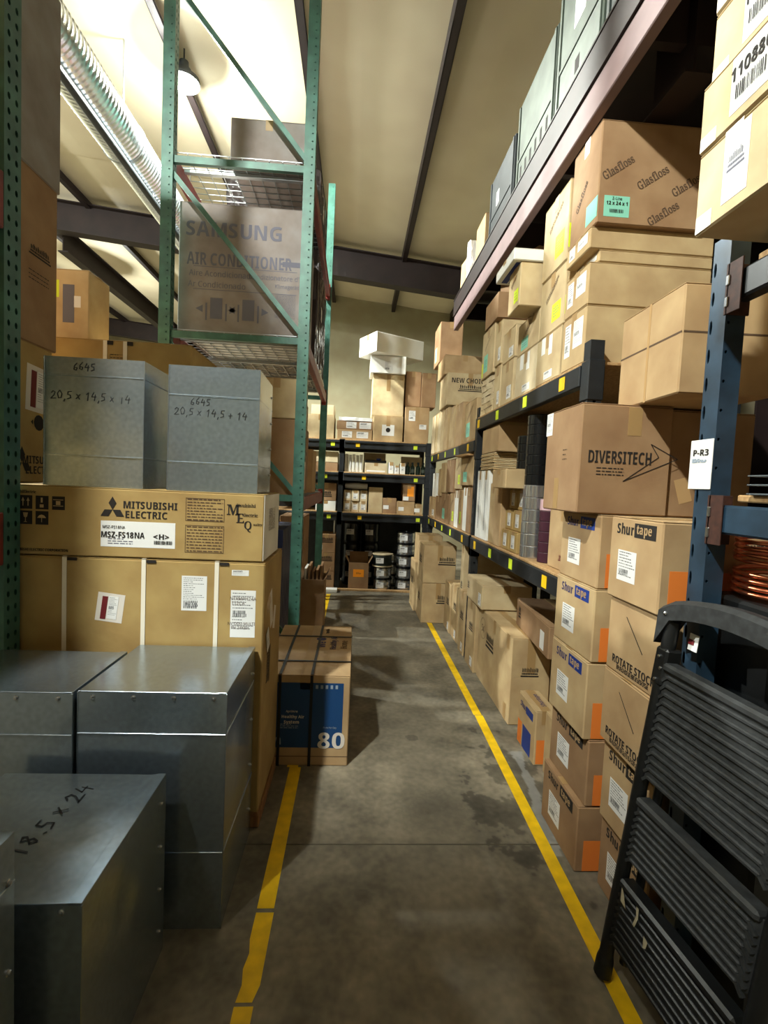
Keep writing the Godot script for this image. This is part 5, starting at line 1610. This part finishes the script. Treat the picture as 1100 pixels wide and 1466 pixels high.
	var far := [
		[3.98, 4.12, y, 1.405, "brown", 0, "brown flat carton next to the middle shelving post"],
		[4.13, 4.30, y, 1.40, "white", 0, "white flat carton standing in the far bay"],
		[3.97, 4.42, 1.42, 1.665, "tan", 2, "carton with a mint sticker lying over the white flat carton"],
		[4.32, 4.46, y, 1.38, "kraft", 1, "kraft flat carton with a lime sticker in the far bay"],
		[4.48, 4.56, y, 1.37, "white", 0, "thin white flat carton, first of a pair in the far bay"],
		[4.58, 4.66, y, 1.37, "white", 0, "thin white flat carton, second of the pair in the far bay"],
		[4.68, 4.90, y, 1.34, "kraft", 1, "kraft carton with a lime sticker beside the thin white pair"],
		[4.45, 4.72, 1.385, 1.68, "pale", 1, "pale carton above the thin white pair"],
		[4.76, 5.15, 1.345, 1.68, "brown", 0, "deep brown carton lying in the upper far bay"],
		[4.92, 5.35, y, 1.33, "brown", 2, "brown carton with a small mint sticker low in the far bay"],
		[5.37, 5.75, y, 1.29, "brown", 0, "plain brown carton near the far end of the middle shelf"],
		[5.2, 5.45, 1.335, 1.66, "tan", 0, "flat tan carton above the mint-sticker brown carton"],
		[5.5, 5.65, 1.295, 1.6, "tan", 0, "narrow tan carton above the plain brown carton"],
		[5.77, 6.2, y, 1.27, "kraft", 3, "last carton on the middle shelf by the far post"],
		[5.8, 6.1, 1.272, 1.56, "white", 0, "white carton over the last carton on the middle shelf"],
	]
	for q in far:
		c = carton(q[6], g, [0.955 + rng.randf_range(0, 0.015), 1.4, q[2], q[3], q[0], q[1]], q[4])
		side_marks(c, q[5], int(q[0] * 50))
	for i in 3:
		var bd := thing("loose_board", "loose pale board under the far bay's top shelf, %s of three" % ["lowest", "middle", "topmost"][i], "board", "loose boards in the far bay", Vector3(1.12, 1.668 + i * 0.007, -4.2 - 0.03 * i), 0.04 * i)
		part(bd, "board", cbox_mesh(0.42, 0.006, 0.4, 0.001), M.board)

func tape_roll(label: String, grp: String, p: Vector3, r: float, h: float, m: Material):
	var o := thing("tape_roll", label, "tape roll", grp, p)
	var key := "tr%.3f,%.3f" % [r, h]
	if not cache.has(key):
		cache[key] = [lathe([[r * 0.52, 0.0], [r - 0.002, 0.0], [r, 0.003], [r, h - 0.003], [r - 0.002, h], [r * 0.52, h], [r * 0.52, 0.0]], 22).commit(), lathe([[r * 0.47, 0.001], [r * 0.518, 0.001], [r * 0.518, h - 0.001], [r * 0.47, h - 0.001], [r * 0.47, 0.001]], 18).commit()]
	part(o, "tape", cache[key][0], m)
	part(o, "core", cache[key][1], M.kraft)

# ------------------------------------------------------------------ near right shelving
func near_right():
	var o := thing("steel_shelving", "blue-grey slotted steel shelving in the right foreground with rusty beam ends", "shelving")
	for z in [1.28, -0.6]:
		for x in [0.972, 1.6]:
			part(o, "post", post_mesh(2.09, 0.054, 0.062, [-0.021], [-0.018], 0.076, 0.0055, 0.02), M.blue_steel, at(x, 0, -z))
	for y in [2.0, 1.40]:
		for x in [0.972, 1.6]:
			var b := part(o, "beam", cbox_mesh(0.045, 0.075, 1.8, 0.006), M.black_steel if y > 1.9 else M.blue_steel, at(x, y - 0.09, -0.34))
			# angle bracket wrapping the post's corner
			var br := st_new()
			add_cbox(br, Vector3(-0.03, -0.03, -0.915), Vector3(-0.026, 0.1, -0.86), 0.001)
			add_cbox(br, Vector3(-0.03, -0.03, -0.909), Vector3(0.032, 0.1, -0.903), 0.001)
			part(b, "end_bracket", br.commit(), M.rust)
			for k in 2:
				part(b, "hook", cbox_mesh(0.006, 0.026, 0.012, 0.002), M.screw, at(-0.031, -0.012 + 0.055 * k, -0.905))
		part(o, "deck_board", cbox_mesh(0.64, 0.018, 1.74, 0.003), M.board, at(1.295, y - 0.005, -0.325))
	# bay marker on the post
	var sg := thing("bay_sign", "white card reading P-R3 fixed to the blue slotted post", "sign", "", Vector3(0.942, 1.425, -1.292))
	var cs := Vector3(0.003, 0.135, 0.086)
	part(sg, "card", cbox_mesh(cs.x, cs.y, cs.z, 0.0008), M.paper)
	txt(sg, cs, "L", 0.0, 0.24, "P-R3", 0.017, M.ink, BOLD, 0, 1.25)
	ink_bars(sg, cs, "L", -0.05, 0.08, 0.06, 0.008, 4, "lines", M.sky_print)
	# cartons with white labels on the upper deck
	var g := "labelled cartons on the near right shelving"
	var names := ["lowest carton with a large white label on the near right shelving", "second labelled carton on the near right shelving", "third labelled carton on the near right shelving", "topmost labelled carton on the near right shelving"]
	var y := 2.014
	for i in 4:
		var h: float = [0.185, 0.15, 0.16, 0.30][i]
		var c := carton(names[i], g, [0.775 + [0.0, -0.004, 0.012, 0.01][i], 1.45, y, y + h - 0.002, [0.935, 0.62, 0.62, 0.62][i], 1.15], "pale", 0.0)
		var z = c[1].z
		var u: float = -0.5 + 0.145 / z
		plate(c[0], c[1], "L", u if i else 0.05, 0.05, 0.105 if i else 0.07, h * 0.78, M.paper)
		if i:
			txt(c[0], c[1], "L", u, 0.2, "110880", 0.028, M.ink, BOLD, 0, 0.85, "lettering", 0.0022)
			bar_code(c, "L", u, -0.08, 0.075, 0.03, 20 + i)
		else:
			ink_bars(c[0], c[1], "L", 0.05, 0.1, 0.05, 0.04, 90, "logo", M.grey_ink)
		plate(c[0], c[1], "L", -0.5 + 0.03 / z, -0.38, 0.05, h * 0.2, M.white_print, "tape_strip")
		y += h
	# on the lower deck
	var c2 := carton("arrow-logo carton at the back of the near right shelving", "arrow-logo cartons", [1.13, 1.5, 1.415, 1.78, 0.7, 1.12], "brown")
	txt(c2[0], c2[1], "L", 0.1, 0.1, "DIVERSITECH", 0.045, M.ink, BOLD, 0, 0.62)
	txt(c2[0], c2[1], "F", -0.1, 0.1, "DIVERSITECH", 0.045, M.ink, BOLD, 0, 0.62)
	for i in 3:
		var s := thing("metal_plate", "grey metal plate on the near right shelf, %s of three" % ["lowest", "middle", "topmost"][i], "metal plate", "metal plates on the near right shelf", Vector3(1.02, 1.414 + i * 0.022, -1.0))
		part(s, "plate", cbox_mesh(0.12, 0.004, 0.3, 0.001), M.galv)
		for e in [-0.1, 0.1]:
			part(s, "spacer", cbox_mesh(0.02, 0.018, 0.02, 0.002), M.galv, at(0, 0.004, e))
	var cap := thing("vent_cap", "pale grey funnel-shaped vent cap on the metal plates", "vent cap", "", Vector3(1.03, 1.48, -0.98))
	part(cap, "cone", lathe([[0.0, 0.0], [0.075, 0.0], [0.07, 0.012], [0.03, 0.05], [0.025, 0.17], [0.0, 0.175]], 18).commit(), M.cabinet_light)
	for i in 2:
		var cc := thing("copper_coil", "copper tube coil in the dark below the near right shelf, %s" % ["lower", "upper"][i], "coil", "copper coils", Vector3(1.145, 1.141 + i * 0.085, -1.215))
		var st := st_new()
		var pts := []
		for k in 97:
			var a := TAU * k / 24.0
			pts.append(Vector3(cos(a) * 0.112, 0.008 + k * 0.0007, sin(a) * 0.112))
		add_tube(st, pts, 0.006, 6)
		part(cc, "tube", st.commit(), M.copper)
	var sh := thing("added_dark_box", "tall dark box added for shade under the copper coils behind the blue slotted post", "dark_box", "", Vector3(1.145, 0, -1.215))  # added dark block, stands in for the shadowed space below the shelf
	part(sh, "dark_box", cbox_mesh(0.25, 1.125, 0.23, 0.01), M.plastic)
	var lid := part(sh, "rim", cbox_mesh(0.26, 0.03, 0.24, 0.008), M.plastic, at(0, 1.108, 0))

# ------------------------------------------------------------------ folded step ladder
func step_ladder():
	var o := thing("step_ladder", "folded black three-step ladder with ribbed treads leaning on the right shelving", "ladder")
	# local x runs along the aisle towards the camera, y up the ladder, z out to the aisle
	var along := Vector3(0.125, -0.03, 0.99).normalized()
	var up := Vector3(0.117, 0.991, 0.06)
	up = (up - along * along.dot(up)).normalized()
	o.transform = Transform3D(Basis(along, up, along.cross(up)), Vector3(0.775, 0.024, -1.31))
	var w := 0.43
	for x in [0.012, w - 0.012]:
		var st := st_new()
		add_tube(st, [Vector3(x, 0.0, 0), Vector3(x, 1.04, 0)], 0.0195, 12)
		part(o, "front_rail", st.commit(), M.plastic)
		var sr := st_new()
		add_tube(sr, [Vector3(x + (0.03 if x < 0.1 else -0.03), 0.05, -0.035), Vector3(x + (0.03 if x < 0.1 else -0.03), 0.86, -0.035)], 0.0125, 10)
		part(o, "rear_rail", sr.commit(), M.plastic)
		part(o, "foot", lathe([[0.0, -0.01], [0.025, -0.01], [0.024, 0.03], [0.018, 0.06], [0.0, 0.06]], 12).commit(), M.plastic, at(x, 0, 0))
		var hs := st_new()
		add_cbox(hs, Vector3(x - 0.02, 0.86, -0.03), Vector3(x + 0.024, 0.965, 0.022), 0.006)
		var hg := part(o, "hinge_bracket", hs.commit(), M.plastic)
		for q in [[0.0, 0.94], [0.012, 0.91], [0.0, 0.875]]:
			part(hg, "rivet", lathe([[0.0055, 0], [0.005, 0.003], [0.0, 0.0045]], 8).commit(), M.screw, Transform3D(Basis(Vector3.RIGHT, PI / 2), Vector3(x + q[0], q[1], 0.022)))
	# moulded handle arch
	var ah := st_new()
	var prev := []
	for i in 13:
		var t := i / 12.0
		var x := lerpf(-0.015, w + 0.015, t)
		var top := 1.075 + 0.055 * sin(PI * clampf(t * 1.0, 0, 1)) ** 0.6
		var bot := top - 0.055 - (0.05 if i == 0 or i == 12 else 0.0)
		var ring := [Vector3(x, bot, -0.03), Vector3(x, top - 0.012, -0.034), Vector3(x, top, -0.02), Vector3(x, top, 0.016), Vector3(x, top - 0.012, 0.03), Vector3(x, bot, 0.026)]
		if i > 0:
			for k in 6:
				var k2 := (k + 1) % 6
				quad(ah, prev[k], prev[k2], ring[k2], ring[k], (prev[k] + ring[k2]) * 0.5 - Vector3(x - 0.02, (top + bot) / 2, 0))
		if i == 0 or i == 12:
			for k in range(1, 5):
				tri(ah, ring[0], ring[k], ring[k + 1], Vector3.LEFT if i == 0 else Vector3.RIGHT)
		prev = ring
	var handle := part(o, "handle", ah.commit(), M.worn)
	for x in [0.01, w - 0.01]:
		part(handle, "rivet", lathe([[0.007, 0], [0.006, 0.003], [0.0, 0.005]], 10).commit(), M.screw, Transform3D(Basis(Vector3.RIGHT, PI / 2), Vector3(x, 1.06, 0.028)))
	var tag := part(o, "warning_label", plate_mesh(), M.paper, Transform3D(Basis.from_scale(Vector3(0.03, 0.045, 1)), Vector3(0.06, 1.0, -0.03)))
	part(tag, "red_mark", plate_mesh(), M.red_print, Transform3D(Basis.from_scale(Vector3(0.6, 0.3, 1)), Vector3(-0.2, 0.0, 0.0015)))
	# treads
	var treads := [[0.60, 0.925, 13, true], [0.36, 0.54, 8, true], [0.11, 0.30, 8, false]]
	for q in treads:
		var y0: float = q[0]
		var y1: float = q[1]
		var st := st_new()
		var bow := 0.012
		add_cbox(st, Vector3(0.03, y0, -0.012), Vector3(w - 0.03, y1, 0.018), 0.008)
		add_cbox(st, Vector3(0.032, y1 - 0.018, -0.02), Vector3(w - 0.032, y1 + 0.006, 0.028), 0.007)
		var tr := part(o, "tread", st.commit(), M.worn if q[3] else M.plastic)
		var n: int = q[2]
		for i in n:
			var yy := lerpf(y0 + 0.012, y1 - 0.03, float(i) / (n - 1))
			var rs := st_new()
			add_cbox(rs, Vector3(0.05, yy - 0.0055, 0.015), Vector3(w - 0.05, yy + 0.0055, 0.0235), 0.003)
			for e in [[0.05, -1], [w - 0.05, 1]]:
				add_bar(rs, Vector3(e[0], yy, 0.018), Vector3(e[0] + e[1] * 0.016, yy - 0.016, 0.016), 0.009, 0.008, Vector3.BACK)
			part(tr, "rib", rs.commit(), M.worn if q[3] else M.plastic)
		if not q[3]:
			var z := Vector3(0, 0, 1)
			for s in [[[Vector2(0.10, 0.30), Vector2(0.112, 0.297), Vector2(0.118, 0.26), Vector2(0.111, 0.23), Vector2(0.104, 0.232), Vector2(0.11, 0.262)], ], [[Vector2(0.145, 0.24), Vector2(0.16, 0.235), Vector2(0.157, 0.215), Vector2(0.148, 0.21)]], [[Vector2(0.045, 0.29), Vector2(0.057, 0.275), Vector2(0.072, 0.245), Vector2(0.05, 0.25)]]]:
				var ps := st_new()
				for pq in s:
					var ids := Geometry2D.triangulate_polygon(PackedVector2Array(pq))
					for k in range(0, ids.size(), 3):
						tri(ps, Vector3(pq[ids[k]].x, pq[ids[k]].y, 0.0245), Vector3(pq[ids[k + 1]].x, pq[ids[k + 1]].y, 0.0245), Vector3(pq[ids[k + 2]].x, pq[ids[k + 2]].y, 0.0245), z)
				part(tr, "paint_splash", ps.commit(), M.scrape)
